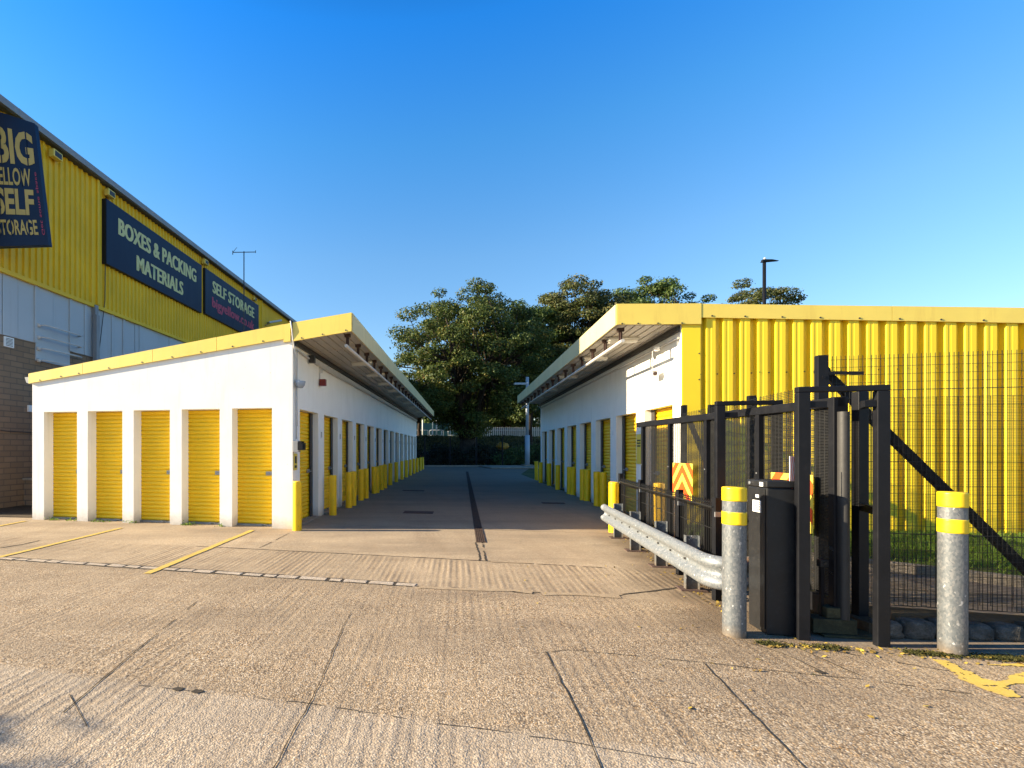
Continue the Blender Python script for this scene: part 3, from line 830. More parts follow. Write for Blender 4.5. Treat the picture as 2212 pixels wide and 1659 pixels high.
def canopy_parts(par, fr, s_in, s_out, z_in_top, z_out_top, z_in_bot, z_out_bot, t0, t1, side, hang, pipe_s, lights):
    """soffit, side fascia, pipe, hangers"""
    # soffit ribbed sheet, ribs run out from the wall
    mb = MB(fr)
    n = 7
    for i in range(n):
        f0, f1 = i / n, (i + 1) / n
        s0 = s_in + (s_out - s_in) * f0; s1 = s_in + (s_out - s_in) * f1
        zz = lambda s: z_in_bot + (z_out_bot - z_in_bot) * (s - s_in) / (s_out - s_in) + 0.05
        w = (s1 - s0)
        a, b, c = s0 + w * 0.80, s0 + w * 0.87, s0 + w * 0.94
        mb.quad((s0, t0, zz(s0)), (s0, t1, zz(s0)), (a, t1, zz(a)), (a, t0, zz(a)))
        mb.quad((a, t0, zz(a)), (a, t1, zz(a)), (b, t1, zz(b) + 0.03), (b, t0, zz(b) + 0.03))
        mb.quad((b, t0, zz(b) + 0.03), (b, t1, zz(b) + 0.03), (s1, t1, zz(s1)), (s1, t0, zz(s1)))
    t = t0 + 1.4
    while t < t1:      # overlap laps across the sheets
        for i in range(1):
            mb.bar((s_in, t, z_in_bot + 0.045), (s_out, t, z_out_bot + 0.045), 0.02, 0.012)
        t += 1.8
    mb.build('soffit', M['soffit'], par)
    m9 = MB(fr); sg9 = 1 if s_out > s_in else -1
    a9, b9 = sorted((s_in + sg9 * 0.004, s_in + sg9 * 0.06))
    m9.box(a9, b9, t0 + 0.02, t1, z_in_bot - 0.05, z_in_bot + 0.045); m9.build('dark_gap_strip', M['guide'], par)  # dark strip stands in for the dark gap where soffit meets wall
    mb = MB(fr)
    k = t0 + 0.25
    hi = 0
    while k < t1 - 0.2:
        zb = z_in_bot + (z_out_bot - z_in_bot) * (pipe_s - s_in) / (s_out - s_in) + 0.05
        h = MB(fr)
        sg = 1 if s_out > s_in else -1
        h.box(pipe_s - 0.055, pipe_s + 0.055, k - 0.04, k + 0.04, zb - 0.06, zb)
        h.box(pipe_s - 0.03, pipe_s + 0.03, k - 0.006, k + 0.006, zb - 0.22, zb - 0.06)
        h.box(pipe_s - 0.006, pipe_s + 0.006, k - 0.03, k + 0.03, zb - 0.22, zb - 0.06)
        h.build('hanger', M['rust'], par)
        k += 0.95; hi += 1
    zb = z_in_bot + (z_out_bot - z_in_bot) * (pipe_s - s_in) / (s_out - s_in) + 0.05
    mb.tube([(pipe_s, t0 + 0.12, zb - 0.25), (pipe_s, t0 + 5, zb - 0.262), (pipe_s, t0 + 10, zb - 0.25), (pipe_s, t1 - 0.1, zb - 0.26)], 0.032, 10)
    mb.build('pipe', M['pipe'], par)
    for t in lights:
        sm = s_in + (s_out - s_in) * 0.62; zz = z_in_bot + (z_out_bot - z_in_bot) * 0.62 + 0.05
        l = MB(fr); l.smooth = True
        prof = [(0.0, 0.0)]
        l.box(sm - 0.27, sm + 0.27, t - 0.09, t + 0.09, zz - 0.05, zz + 0.0)
        pts = []
        for j in range(9):
            a = math.pi * j / 8
            pts.append((math.cos(a) * 0.08, -math.sin(a) * 0.06 - 0.05))
        for j in range(8):
            l.quad((sm - 0.25, t + pts[j][0], zz + pts[j][1]), (sm + 0.25, t + pts[j][0], zz + pts[j][1]), (sm + 0.25, t + pts[j + 1][0], zz + pts[j + 1][1]), (sm - 0.25, t + pts[j + 1][0], zz + pts[j + 1][1]))
        l.build('batten_light', M['lampglass'], par)

canopy_parts(lb, LF, 0.0, OV - 0.03, 3.99, 4.11, 3.63, 3.76, 0.05, LEN_L, 1, True, OV - 0.16, [3.1, 5.0, 6.9, 8.9, 11, 13.5, 16, 19])
# fascias
mb = MB(LF)
def fas(mb, s0, zt0, zb0, s1, zt1, zb1, tA, tB):
    mb.quad((s0, tA, zb0), (s1, tA, zb1), (s1, tA, zt1), (s0, tA, zt0))
    mb.quad((s0, tA, zt0), (s1, tA, zt1), (s1, tB, zt1), (s0, tB, zt0))
    mb.quad((s0, tB, zb0), (s0, tB, zt0), (s1, tB, zt1), (s1, tB, zb1))
    mb.quad((s0, tA, zb0), (s0, tB, zb0), (s1, tB, zb1), (s1, tA, zb1))
    mb.quad((s0, tA, zb0), (s0, tA, zt0), (s0, tB, zt0), (s0, tB, zb0))
    mb.quad((s1, tA, zb1), (s1, tB, zb1), (s1, tB, zt1), (s1, tA, zt1))
# individual flashing lengths with open butt joints
cuts = [-WID_L - 0.06, -4.75, -3.05, -1.6, -0.17]
def zb_f(s): return 3.0 + (3.70 - 3.0) * (s + WID_L) / WID_L
for a, b in zip(cuts[:-1], cuts[1:]):
    dz = random.uniform(-0.004, 0.004)
    fas(mb, a + 0.004, ztop(a) + dz, zb_f(a), b - 0.004, ztop(b) + dz, zb_f(b), -0.045, -0.012)
fas(mb, -0.17, ztop(-0.17) - 0.005, 3.62, -0.03, ztop(-0.03) - 0.005, 3.63, -0.05, -0.014)
mb.build('front_fascia', M['fascia'], lb)
mb = MB(LF)
fas(mb, 0.02, 3.99, 3.63, OV, 4.115, 3.765, -0.048, -0.01)
mb.build('canopy_fascia', M['fascia'], lb)
mb = MB(LF)
t = -0.01
while t < LEN_L:
    t2 = min(LEN_L, t + 3.0)
    mb.box(OV - 0.02, OV + 0.012 + random.uniform(0, 0.003), t + 0.003, t2 - 0.003, 3.765, 4.115)
    t = t2
M['fasciaside'] = paint('pale_weathered_yellow_fascia', (0.62, 0.53, 0.28), 0.5, 0.10, (0.25, 0.22, 0.12), 0.4, 1.0, 0.03, streak=True)
mb.build('side_fascia', M['fasciaside'], lb)
mb = MB(LF)   # screws and drip stains sit on the fascia
for s in [-5.85, -5.3, -4.85, -4.1, -3.3, -2.6, -1.95, -1.25, -0.6]:
    z = zb_f(s) + 0.03
    mb.tube([(s, -0.052, z), (s, -0.044, z)], 0.016, 6)
for s in (0.2, 0.62, 1.08):
    z = 3.63 + 0.117 * s + 0.03
    mb.tube([(s, -0.056, z), (s, -0.047, z)], 0.014, 6)
mb.build('screw', M['guide'], lb)
mb = MB(LF)
mb.add([(-WID_L - 0.04, -0.04, ztop(-WID_L)), (0, -0.04, 3.985), (OV, -0.04, 4.105), (OV, LEN_L, 4.105), (0, LEN_L, 3.985), (-WID_L - 0.04, LEN_L, ztop(-WID_L))],
       [(0, 1, 4, 5), (1, 2, 3, 4)])
mb.build('roof', M['roofing'], lb)
# gutter at the low side
mb = MB(LF)
pr = [(-WID_L - 0.20, 3.12), (-WID_L - 0.16, 3.02), (-WID_L - 0.08, 2.99), (-WID_L - 0.01, 3.0)]
for a, b in zip(pr[:-1], pr[1:]): mb.quad((a[0], 0, a[1]), (b[0], 0, b[1]), (b[0], LEN_L, b[1]), (a[0], LEN_L, a[1]))
mb.add([(a[0], 0, a[1]) for a in pr] + [(-WID_L - 0.01, 0, 3.14), (-WID_L - 0.20, 0, 3.14)], [(0, 1, 2, 3, 4, 5)])
mb.tube([(-WID_L - 0.03, 0.1, 2.99), (-WID_L - 0.03, 0.1, 2.5), (-WID_L - 0.03, 0.1, 0.05)], 0.03, 8)
mb.build('gutter', M['greytrim'], lb)
# conduits at the corner and along the wall
mb = MB(LF)
mb.tube([(-0.02, -0.06, 4.02), (0.01, -0.065, 3.85), (0.03, -0.03, 3.6), (0.035, 0.10, 3.3), (0.035, 0.10, 2.80)], 0.014, 6)
mb.tube([(0.03, 0.18, 3.52), (0.03, 0.18, 2.0)], 0.010, 6)
mb.tube([(0.03, 0.14, 2.85), (0.03, 0.14, 1.75)], 0.012, 6)
mb.tube([(0.04, 0.18, 3.50), (0.04, 2.0, 3.42), (0.04, LEN_L - 0.2, 3.42)], 0.018, 6)
mb.box(0.0, 0.07, 1.2, LEN_L - 0.1, 3.43, 3.53)
mb.build('conduit', M['pipe'], lb)
# unit numbers painted on plates
mb = MB(LF)
for k in range(1, 14):
    a = side_ops[k][0] - 0.23
    mb.box(0.002, 0.008, a - 0.06, a + 0.06, 1.78, 1.98)
mb.build('number_plate', M['whiteplate'], lb)
mb = MB(LF)
for k in range(1, 14):
    a = side_ops[k][0] - 0.23
    mb.box(0.008, 0.010, a - 0.04, a - 0.022, 1.82, 1.94); mb.box(0.008, 0.010, a - 0.01, a + 0.035, 1.92, 1.94); mb.box(0.008, 0.010, a + 0.017, a + 0.035, 1.82, 1.92)
mb.build('unit_number', M['blackprint'], lb)

def text_mesh(name, s, P, ux, uz, out, height, width, mat, parent, bold=0.02, shear=0.0, extrude=0.0):
    """text standing on a wall: P baseline start (parent-local), ux reading direction, uz up, fitted to width x height"""
    cu = bpy.data.curves.new(name, 'FONT'); cu.body = s; cu.size = 1.0; cu.offset = 0.012; cu.resolution_u = 3
    cu.shear = shear; cu.space_character = 1.04
    ob = bpy.data.objects.new(name + '_tmp', cu); COL.objects.link(ob)
    dg = bpy.context.evaluated_depsgraph_get(); dg.update()
    me = bpy.data.meshes.new_from_object(ob.evaluated_get(dg))
    bpy.data.objects.remove(ob)
    co = np.array([v.co[:] for v in me.vertices]); mn = co.min(0); mx = co.max(0)
    sx = width / (mx[0] - mn[0]); sz = height / (mx[1] - mn[1])
    P = Vector(P); ux = Vector(ux); uz = Vector(uz); out = Vector(out)
    for v in me.vertices:
        x, y = (v.co.x - mn[0]) * sx, (v.co.y - mn[1]) * sz
        v.co = P + ux * x + uz * y + out * 0.004
    bm = bmesh.new(); bm.from_mesh(me); base_geo = list(bm.verts) + list(bm.edges) + list(bm.faces)
    for k, dxx in enumerate((-1, 1)):
        ret = bmesh.ops.duplicate(bm, geom=base_geo)
        off = ux * (dxx * bold * 1.1 * height) + out * (0.002 * (k + 1))
        for g in ret['geom']:
            if isinstance(g, bmesh.types.BMVert): g.co += off
    bm.to_mesh(me); bm.free()
    me.materials.clear(); me.materials.append(mat); me.update()
    o = bpy.data.objects.new(name, me); COL.objects.link(o); o.parent = parent
    return o

def small_box(name, fr, c, size, mat, label, cat, bevel=0.008, extra=None):
    o3 = fr.world(c)
    th = thing(name, o3, label, cat)
    f2 = Frame((0, 0), fr.u, fr.v)
    mb = MB(f2); mb.box(-size[0] / 2, size[0] / 2, -size[1] / 2, size[1] / 2, -size[2] / 2, size[2] / 2)
    mb.build('housing', mat, th, bevel=bevel)
    if extra:
        for (nm, mt, fn) in extra:
            m2 = MB(f2); fn(m2); m2.build(nm, mt, th)
    return th
small_box('alarm_box', LF, (0.09, 0.95, 3.46), (0.13, 0.10, 0.16), M['guide'], 'small black alarm box high on the shaded left wall under the canopy', 'alarm',
          extra=[('bracket', M['pipe'], lambda m: m.box(-0.09, -0.065, -0.03, 0.03, -0.1, 0.1))])
small_box('siren', LF, (0.09, 1.75, 3.07), (0.14, 0.12, 0.15), M['alarmred'], 'dark red siren box on the shaded left wall below the conduit', 'siren',
          extra=[('bracket', M['pipe'], lambda m: (m.box(-0.09, -0.07, -0.02, 0.02, 0.07, 0.36), m.box(-0.09, -0.02, -0.03, 0.03, 0.22, 0.34)))])
def dome(m):
    m.lathe((0, 0, 0), [(0.004, -0.12), (0.05, -0.11), (0.085, -0.06), (0.10, 0.0), (0.10, 0.015)], 16)
o3 = LF.world((0.12, 0.12, 2.86))
th = thing('wall_lamp', o3, 'grey half dome wall lamp on the front corner of the left storage block', 'lamp')
m_ = MB(); dome(m_); m_.build('dome', M['bluelamp'], th)
m_ = MB(Frame((0, 0), LF.u, LF.v)); m_.box(-0.10, -0.02, -0.03, 0.03, -0.02, 0.05); m_.build('bracket', M['pipe'], th)
th = small_box('keypad_reader', LF, (0.07, 0.05, 1.60), (0.12, 0.12, 0.22), M['greytrim'], 'grey and black access reader at chest height on the front left wall corner', 'reader',
          extra=[('hood', M['black'], lambda m: (m.box(0.05, 0.15, -0.10, 0.10, -0.07, 0.07), m.box(0.05, 0.12, -0.09, -0.02, 0.06, 0.10), m.box(0.05, 0.12, 0.03, 0.09, 0.06, 0.10)))])
th = thing('wall_sign', LF.world((0.012, 0.13, 1.30)), 'narrow yellow notice plate below the access reader on the wall corner', 'sign')
m_ = MB(Frame((0, 0), LF.u, LF.v)); m_.box(-0.006, 0.006, -0.09, 0.09, -0.16, 0.16); m_.build('plate', M['boardyel'], th)
m_ = MB(Frame((0, 0), LF.u, LF.v)); m_.box(0.006, 0.009, -0.05, 0.05, -0.03, 0.11); m_.box(0.006, 0.009, -0.06, 0.06, -0.12, -0.07); m_.build('print', M['blackprint'], th)

# ================================================================== RIGHT STORAGE BUILDING
RF = Frame(G(1472, 1162), (5.057, -1.0), (0.1762, 1.0))
LEN_R, WID_R = 15.15, 12.0
rb = thing('storage_building', RF.o, 'right hand storage block with ribbed yellow cladding facing the gate and a white alley wall', 'building')
zr = lambda s: 4.07 - 0.0715 * s
rops = [(0.353 + 1.867 * k, 0.353 + 1.867 * k + 1.385) for k in range(8)]
mb = MB(RF)
wall_with_openings(mb, lambda a, d, z: (d, a, z), 0, LEN_R, rops, HEAD, lambda a: 3.86, 0.183)
mb.quad((0, LEN_R, -0.05), (WID_R, LEN_R, -0.05), (WID_R, LEN_R, 3.2), (0, LEN_R, 3.9))
mb.quad((WID_R, 0, -0.05), (WID_R, LEN_R, -0.05), (WID_R, LEN_R, 3.2), (WID_R, 0, 3.2))
mb.build('wall', M['white'], rb)
mb = MB(RF); mb.box(0.183 + 0.06, 0.183 + 0.08, 0.05, LEN_R - 0.05, 0, 2.6); mb.build('inner_wall', M['guide'], rb)
place_doors(rb, RF, [((0.183, a0), (0, 1)) for a0, a1 in rops], 1.385, HEAD, (-1, 0), 'rs')
# cladding
mb = MB(RF)
mb.box(0.0, 0.285, -0.035, 0.0, 0.0, 3.75)
mb.build('corner_flashing', M['clad'], rb)
mb = MB(RF)
s = 0.287; pitch = 0.262
prof = []
while s < WID_R:      # pan (recess), flank, crest with two shallow stiffeners, flank
    prof += [(s, 0.055), (s + 0.068, 0.055), (s + 0.092, -0.032), (s + 0.125, -0.032), (s + 0.130, -0.029), (s + 0.165, -0.029), (s + 0.170, -0.032), (s + 0.232, -0.032)]
    s += pitch
for (a, b) in zip(prof[:-1], prof[1:]):
    mb.quad((a[0], a[1], 0.10), (b[0], b[1], 0.10), (b[0], b[1], zr(b[0]) - 0.2), (a[0], a[1], zr(a[0]) - 0.2))
mb.build('cladding', M['clad'], rb)
mb = MB(RF)
cuts = [0.285, 3.05, 6.2, 9.2, WID_R]
for a, b in zip(cuts[:-1], cuts[1:]):
    fas(mb, a + 0.003, zr(a), zr(a) - 0.235, b - 0.003, zr(b), zr(b) - 0.235, -0.062, -0.036)
mb.build('front_fascia', M['fascia'], rb)
OVR = 1.064
mb = MB(RF)
fas(mb, -OVR, 4.125, 3.76, 0.283, 4.055, 3.70, -0.068, -0.040)
mb.build('canopy_fascia', M['fascia'], rb)
mb = MB(RF)
t = -0.03
while t < LEN_R:
    t2 = min(LEN_R, t + 3.0)
    mb.box(-OVR - 0.012, -OVR + 0.02, t + 0.003, t2 - 0.003, 3.76, 4.125)
    t = t2
mb.build('side_fascia', M['fasciaside'], rb)
canopy_parts(rb, RF, 0.0, -OVR + 0.03, 4.07, 4.12, 3.66, 3.72, 0.02, LEN_R, -1, True, -OVR + 0.16, [1.0, 3.0, 6.0, 9.0, 12.0])
mb = MB(RF)
mb.add([(-OVR, -0.05, 4.12), (0, -0.05, 4.06), (WID_R, -0.05, zr(WID_R) - 0.01), (WID_R, LEN_R, zr(WID_R) - 0.01), (0, LEN_R, 4.06), (-OVR, LEN_R, 4.12)], [(0, 1, 4, 5), (1, 2, 3, 4)])
mb.build('roof', M['roofing'], rb)
mb = MB(RF)
for s in [0.45, 0.95, 1.5, 2.05, 2.6, 3.15, 3.7, 4.25, 4.8, 5.4]:
    mb.tube([(s, -0.07, zr(s) - 0.205), (s, -0.06, zr(s) - 0.205)], 0.014, 6)
for s in (-0.98, -0.72, -0.40, -0.02):
    mb.tube([(s, -0.076, 3.73 - 0.04 * s), (s, -0.066, 3.73 - 0.04 * s)], 0.014, 6)
for k9 in range(44):
    sx9 = 0.287 + 0.262 * k9 + 0.034
    for z in (1.35, 2.85): mb.tube([(sx9, 0.055, z), (sx9, 0.045, z)], 0.011, 6)
    if k9 % 4 == 3:
        for z in (0.6, 1.35, 2.1, 2.85): mb.tube([(sx9 + 0.075, -0.032, z), (sx9 + 0.075, -0.040, z)], 0.008, 6)
for z in (0.9, 1.7, 2.2, 2.75, 3.2):
    mb.tube([(0.262, -0.044, z), (0.262, -0.034, z)], 0.012, 6)
mb.build('screw', M['guide'], rb)
mb = MB(RF)
mb.tube([(-0.03, 0.05, 3.50), (-0.03, LEN_R - 0.1, 3.50)], 0.02, 6)
mb.build('conduit', M['pipe'], rb)
mb = MB(RF)
for k in range(1, 8):
    a = rops[k][0] - 0.22
    mb.box(-0.010, -0.002, a - 0.05, a + 0.05, 1.90, 2.02)
mb.build('number_plate', M['whiteplate'], rb)
th = thing('security_camera', RF.world((-0.16, 0.85, 2.98)), 'white security camera hanging on a rod beside the sunlit alley wall', 'camera')
f2 = Frame((0, 0), RF.u, RF.v)
m_ = MB(f2); m_.box(-0.05, 0.05, -0.12, 0.12, -0.05, 0.05); m_.box(-0.07, 0.07, -0.14, 0.10, 0.05, 0.062); m_.build('housing', M['whiteplate'], th, bevel=0.006)
m_ = MB(f2); m_.tube([(0, -0.125, 0), (0, -0.15, 0)], 0.035, 12); m_.build('lens', M['rust'], th)
m_ = MB(f2); m_.tube([(0, 0.0, 0.06), (0, 0.0, 0.5), (0.14, 0.0, 0.52)], 0.01, 6); m_.build('bracket', M['pipe'], th)
th = thing('smoke_detector', RF.world((-0.12, 0.75, 3.47)), 'round white detector under the right canopy near the front corner', 'detector')
m_ = MB(f2); m_.lathe((0, 0, 0), [(0.02, -0.06), (0.05, -0.05), (0.055, 0.0), (0.06, 0.02)], 14); m_.build('housing', M['whiteplate'], th)
# yellow notice on first pier of the right wall
th = thing('wall_sign', RF.world((-0.012, 2.0, 1.55)), 'yellow green notice board on the first pier of the right alley wall', 'sign')
m_ = MB(f2); m_.box(-0.008, 0.0, -0.14, 0.14, -0.32, 0.32); m_.build('plate', M['boardyel'], th)
m_ = MB(f2)
for k in range(3): m_.box(-0.011, -0.008, -0.10, 0.10, 0.05 + 0.06 * k, 0.08 + 0.06 * k)
m_.build('print', M['blackprint'], th)

# ================================================================== WAREHOUSE
LW = 12.0
v_w = Vector((0.181, 1.0)).normalized(); u_w = Vector((v_w.y, -v_w.x))
def WY(x, L=LW): return F_PX * L / (1000.0 - x)
def WZ(x, y, L=LW): return EYE + (HY - y) * L / (1000.0 - x)
Y0W = 11.4
WF = Frame((0.181 * Y0W - LW, Y0W), u_w, v_w)
def WT(Y): return (Y - Y0W) * math.sqrt(1 + 0.181 ** 2)
OFFK = math.sqrt(1 + 0.181 ** 2)            # lateral offset conversion
LEN_W = 52.0
wb = thing('warehouse', WF.o, 'large warehouse on the far left with ribbed yellow upper cladding over pale panels and brick', 'building')
ZY, ZE, ZB = 6.22, 10.30, 4.53
mb = MB(WF)
mb.box(-0.25, 0.0, 0, LEN_W, -0.05, ZB)
mb.box(-30, -0.25, 0, 0.3, -0.05, ZB)
mb.build('brick_wall', M['brick'], wb)
mb = MB(WF)
mb.box(-30, -0.3, 0.02, LEN_W, ZB, ZE - 0.02)
mb.build('core_wall', M['guide'], wb)
# pale panels with joints
mb = MB(WF)
pj = [0, WT(12.7), WT(13.45), WT(13.86)]
cur = 0.0
joints = [0.0] + [WT(WY(x)) for x in (3, 36, 70, 89)]
tt = [0.0, WT(WY(3)), WT(WY(37)), WT(WY(75)), WT(WY(113)), WT(WY(150)), WT(WY(182)), WT(WY(196))]
k = tt[-1]
while k < LEN_W: k += 1.05; tt.append(k)
for i, (a, b) in enumerate(zip(tt[:-1], tt[1:])):
    zl = ZB
    if WT(WY(80)) < (a + b) / 2 < WT(WY(152)): zl = 4.04
    dp = 0.02 + 0.012 * (i % 2)
    mb.box(-0.2, dp, a + 0.008, b - 0.008, zl, ZY)
for x in (75, 150, 182, 240, 265, 300): 
    t = WT(WY(x)); mb.box(-0.1, 0.06, t - 0.05, t + 0.05, ZB, ZY)
mb.build('wall_panel', M['panel'], wb)
# ribbed yellow cladding, two bays
def ribs(mb, t0, t1, z0, z1, pitch=0.20, d=0.05):
    t = t0; pr = []
    while t < t1:
        pr += [(t, 0.03), (t + pitch * 0.42, 0.03), (t + pitch * 0.55, 0.03 + d), (t + pitch * 0.87, 0.03 + d)]
        t += pitch
    for a, b in zip(pr[:-1], pr[1:]):
        mb.quad((a[1], a[0], z0), (b[1], b[0], z0), (b[1], b[0], z1), (a[1], a[0], z1))
bays = [0.0, WT(WY(199)), WT(WY(559)), WT(WY(559)) + 20.6]
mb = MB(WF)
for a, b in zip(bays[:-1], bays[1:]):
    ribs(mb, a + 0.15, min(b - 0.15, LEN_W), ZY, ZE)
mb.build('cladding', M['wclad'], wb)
mb = MB(WF)
for b in bays[1:3]:
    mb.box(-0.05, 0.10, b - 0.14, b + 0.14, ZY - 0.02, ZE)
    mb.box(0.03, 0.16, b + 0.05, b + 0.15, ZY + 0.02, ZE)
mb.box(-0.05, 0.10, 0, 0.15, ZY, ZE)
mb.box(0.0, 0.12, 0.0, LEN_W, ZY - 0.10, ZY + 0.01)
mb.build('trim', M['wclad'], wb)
mb = MB(WF)
mb.box(0.25, 0.31, -0.1, LEN_W, ZE + 0.03, ZE + 0.22)
mb.box(-0.4, 0.27, -0.1, LEN_W, ZE + 0.195, ZE + 0.212)
for t in np.arange(1.5, 50, 5.2): mb.box(0.31, 0.315, t - 0.02, t + 0.02, ZE + 0.03, ZE + 0.225)
mb.build('gutter', M['greytrim'], wb)
mb = MB(WF); mb.box(-0.2, 0.25, -0.1, LEN_W, ZE + 0.005, ZE + 0.03); mb.build('eave_soffit', M['roofing'], wb)
mb = MB(WF)
mb.add([(0.2, -0.1, ZE + 0.225), (-15, -0.1, ZE + 1.5), (-30, -0.1, ZE + 0.225), (0.2, LEN_W, ZE + 0.225), (-15, LEN_W, ZE + 1.5), (-30, LEN_W, ZE + 0.225)],
       [(0, 1, 4, 3), (1, 2, 5, 4), (0, 2, 1), (3, 4, 5)])
mb.build('roof', M['greytrim'], wb)
mb = MB(WF)
t = bays[1] - 0.02
mb.box(0.10, 0.24, t - 0.07, t + 0.07, 0.1, ZY - 0.35)
mb.box(0.04, 0.16, t - 0.03, t + 0.11, ZY - 0.4, ZY - 0.02)
mb.build('downpipe', M['greytrim'], wb)
# guard rails over the loading door panel
ta, tb2 = WT(WY(80)), WT(WY(164))
for z in (5.04, 4.70, 4.38, 4.05):
    m_ = MB(WF)
    m_.tube([(0.03, ta, z), (0.22, ta + 0.06, z), (0.25, ta + 0.2, z), (0.25, tb2 - 0.15, z), (0.20, tb2, z), (0.05, tb2 + 0.02, z)], 0.022, 8)
    m_.lathe((0.06, ta, z), [(0.05, -0.05), (0.055, 0.05)], 10)
    m_.build('guard_rail', M['pipe'], wb)
m_ = MB(WF)
t = WT(WY(18)); m_.box(0.0, 0.03, t - 0.14, t + 0.14, 4.24, 4.50); m_.build('vent', M['whiteplate'], wb)
m_ = MB(WF)
for k in range(6): m_.box(0.03, 0.034, t - 0.10, t + 0.10, 4.27 + 0.036 * k, 4.285 + 0.036 * k)
m_.build('vent_louvre', M['guide'], wb)
m_ = MB(WF)
m_.tube([(0.03, 0.2, 2.12), (0.04, 1.4, 2.02), (0.04, 2.4, 2.0), (0.03, 3.8, 2.12)], 0.012, 5)
m_.tube([(0.10, bays[1] + 0.5, ZE), (0.10, bays[1] + 0.45, 6.5), (0.06, bays[1] + 0.2, ZB)], 0.012, 5)
m_.build('cable', M['guide'], wb)
m_ = MB(WF); t = WT(WY(67)) ; m_.box(0.0, 0.06, t - 0.12, t + 0.0, 2.58, 2.76); m_.build('meter_box', M['whiteplate'], wb)

# planter wall in front of the warehouse
PF = Frame((-9.3, 13.25), (1, -0.1), (0.181, 1))
pl = thing('planter_wall', PF.o, 'low brick planter wall with stone coping in shade beside the warehouse', 'planter')
mb = MB(PF); mb.box(-1.5, 1.22, 0, 0.22, -0.05, 0.70); mb.box(1.0, 1.22, 0.22, 2.2, -0.05, 0.70); mb.build('brickwork', M['brick'], pl)
mb = MB(PF); mb.box(-1.5, 1.26, -0.04, 0.26, 0.703, 0.76); mb.box(0.96, 1.26, 0.263, 2.2, 0.703, 0.76); mb.build('coping', M['kerb'], pl)
mb = MB(PF); mb.box(-1.5, 1.0, 0.22, 2.2, 0.0, 0.62); mb.build('soil', M['soil'], pl)
sheet('planting_bed', [(-12, 11.6), (-7.75, 10.95), (-7.65, 11.4), (-6.9, 15), (-12, 15)], 0.012, M['soil'])

# ------------------------------------------------ signs on the warehouse
def box_sign(name, tA, tB, zA, zB, lat0, lat1, label, texts):
    o = thing(name, WF.world((0, tA, zA)), label, 'sign')
    org = WF.world((0, tA, zA))
    f2 = Frame((0, 0), WF.u, WF.v)
    mb = MB(f2); mb.box(lat0, lat1 - 0.012, 0, tB - tA, 0, zB - zA); mb.build('casing', M['navydark'], o)
    mb = MB(f2); mb.box(lat1 - 0.012, lat1, 0.01, tB - tA - 0.01, 0.01, zB - zA - 0.01); mb.build('sign_face', M['navy'], o)
    for (nm, s, t0, t1, z0, z1, mt, bold) in texts:
        P = Vector(f2.loc((lat1, t0 - tA, z0 - zA)))
        text_mesh(nm, s, P, (v_w.x, v_w.y, 0), (0, 0, 1), (u_w.x, u_w.y, 0), z1 - z0, t1 - t0, mt, o, bold)
    return o
L2 = 11.8
box_sign('sign_board', WT(WY(231, L2)), WT(WY(436.7, L2)), 7.69, 9.85, 0.03, 0.2,
         'navy sign board reading boxes and packing materials in pale yellow capitals on the warehouse', [
    ('lettering', 'BOXES & PACKING', WT(WY(257.8, L2)), WT(WY(423.9, L2)), 8.90, 9.47, M['letter'], 0.045),
    ('lettering', 'MATERIALS', WT(WY(296.9, L2)), WT(WY(395.7, L2)), 8.01, 8.57, M['letter'], 0.045)])
box_sign('sign_board', WT(WY(444.1, L2)), WT(WY(559.4, L2)), 7.76, 9.86, 0.03, 0.2,
         'navy sign board reading self storage above a faded red web address', [
    ('lettering', 'SELF STORAGE', WT(WY(460.2, L2)), WT(WY(548.9, L2)), 8.93, 9.50, M['letter'], 0.045),
    ('web_address', 'bigyellow.co.uk', WT(WY(459, L2)), WT(WY(549, L2)), 8.10, 8.72, M['redletter'], 0.035)])
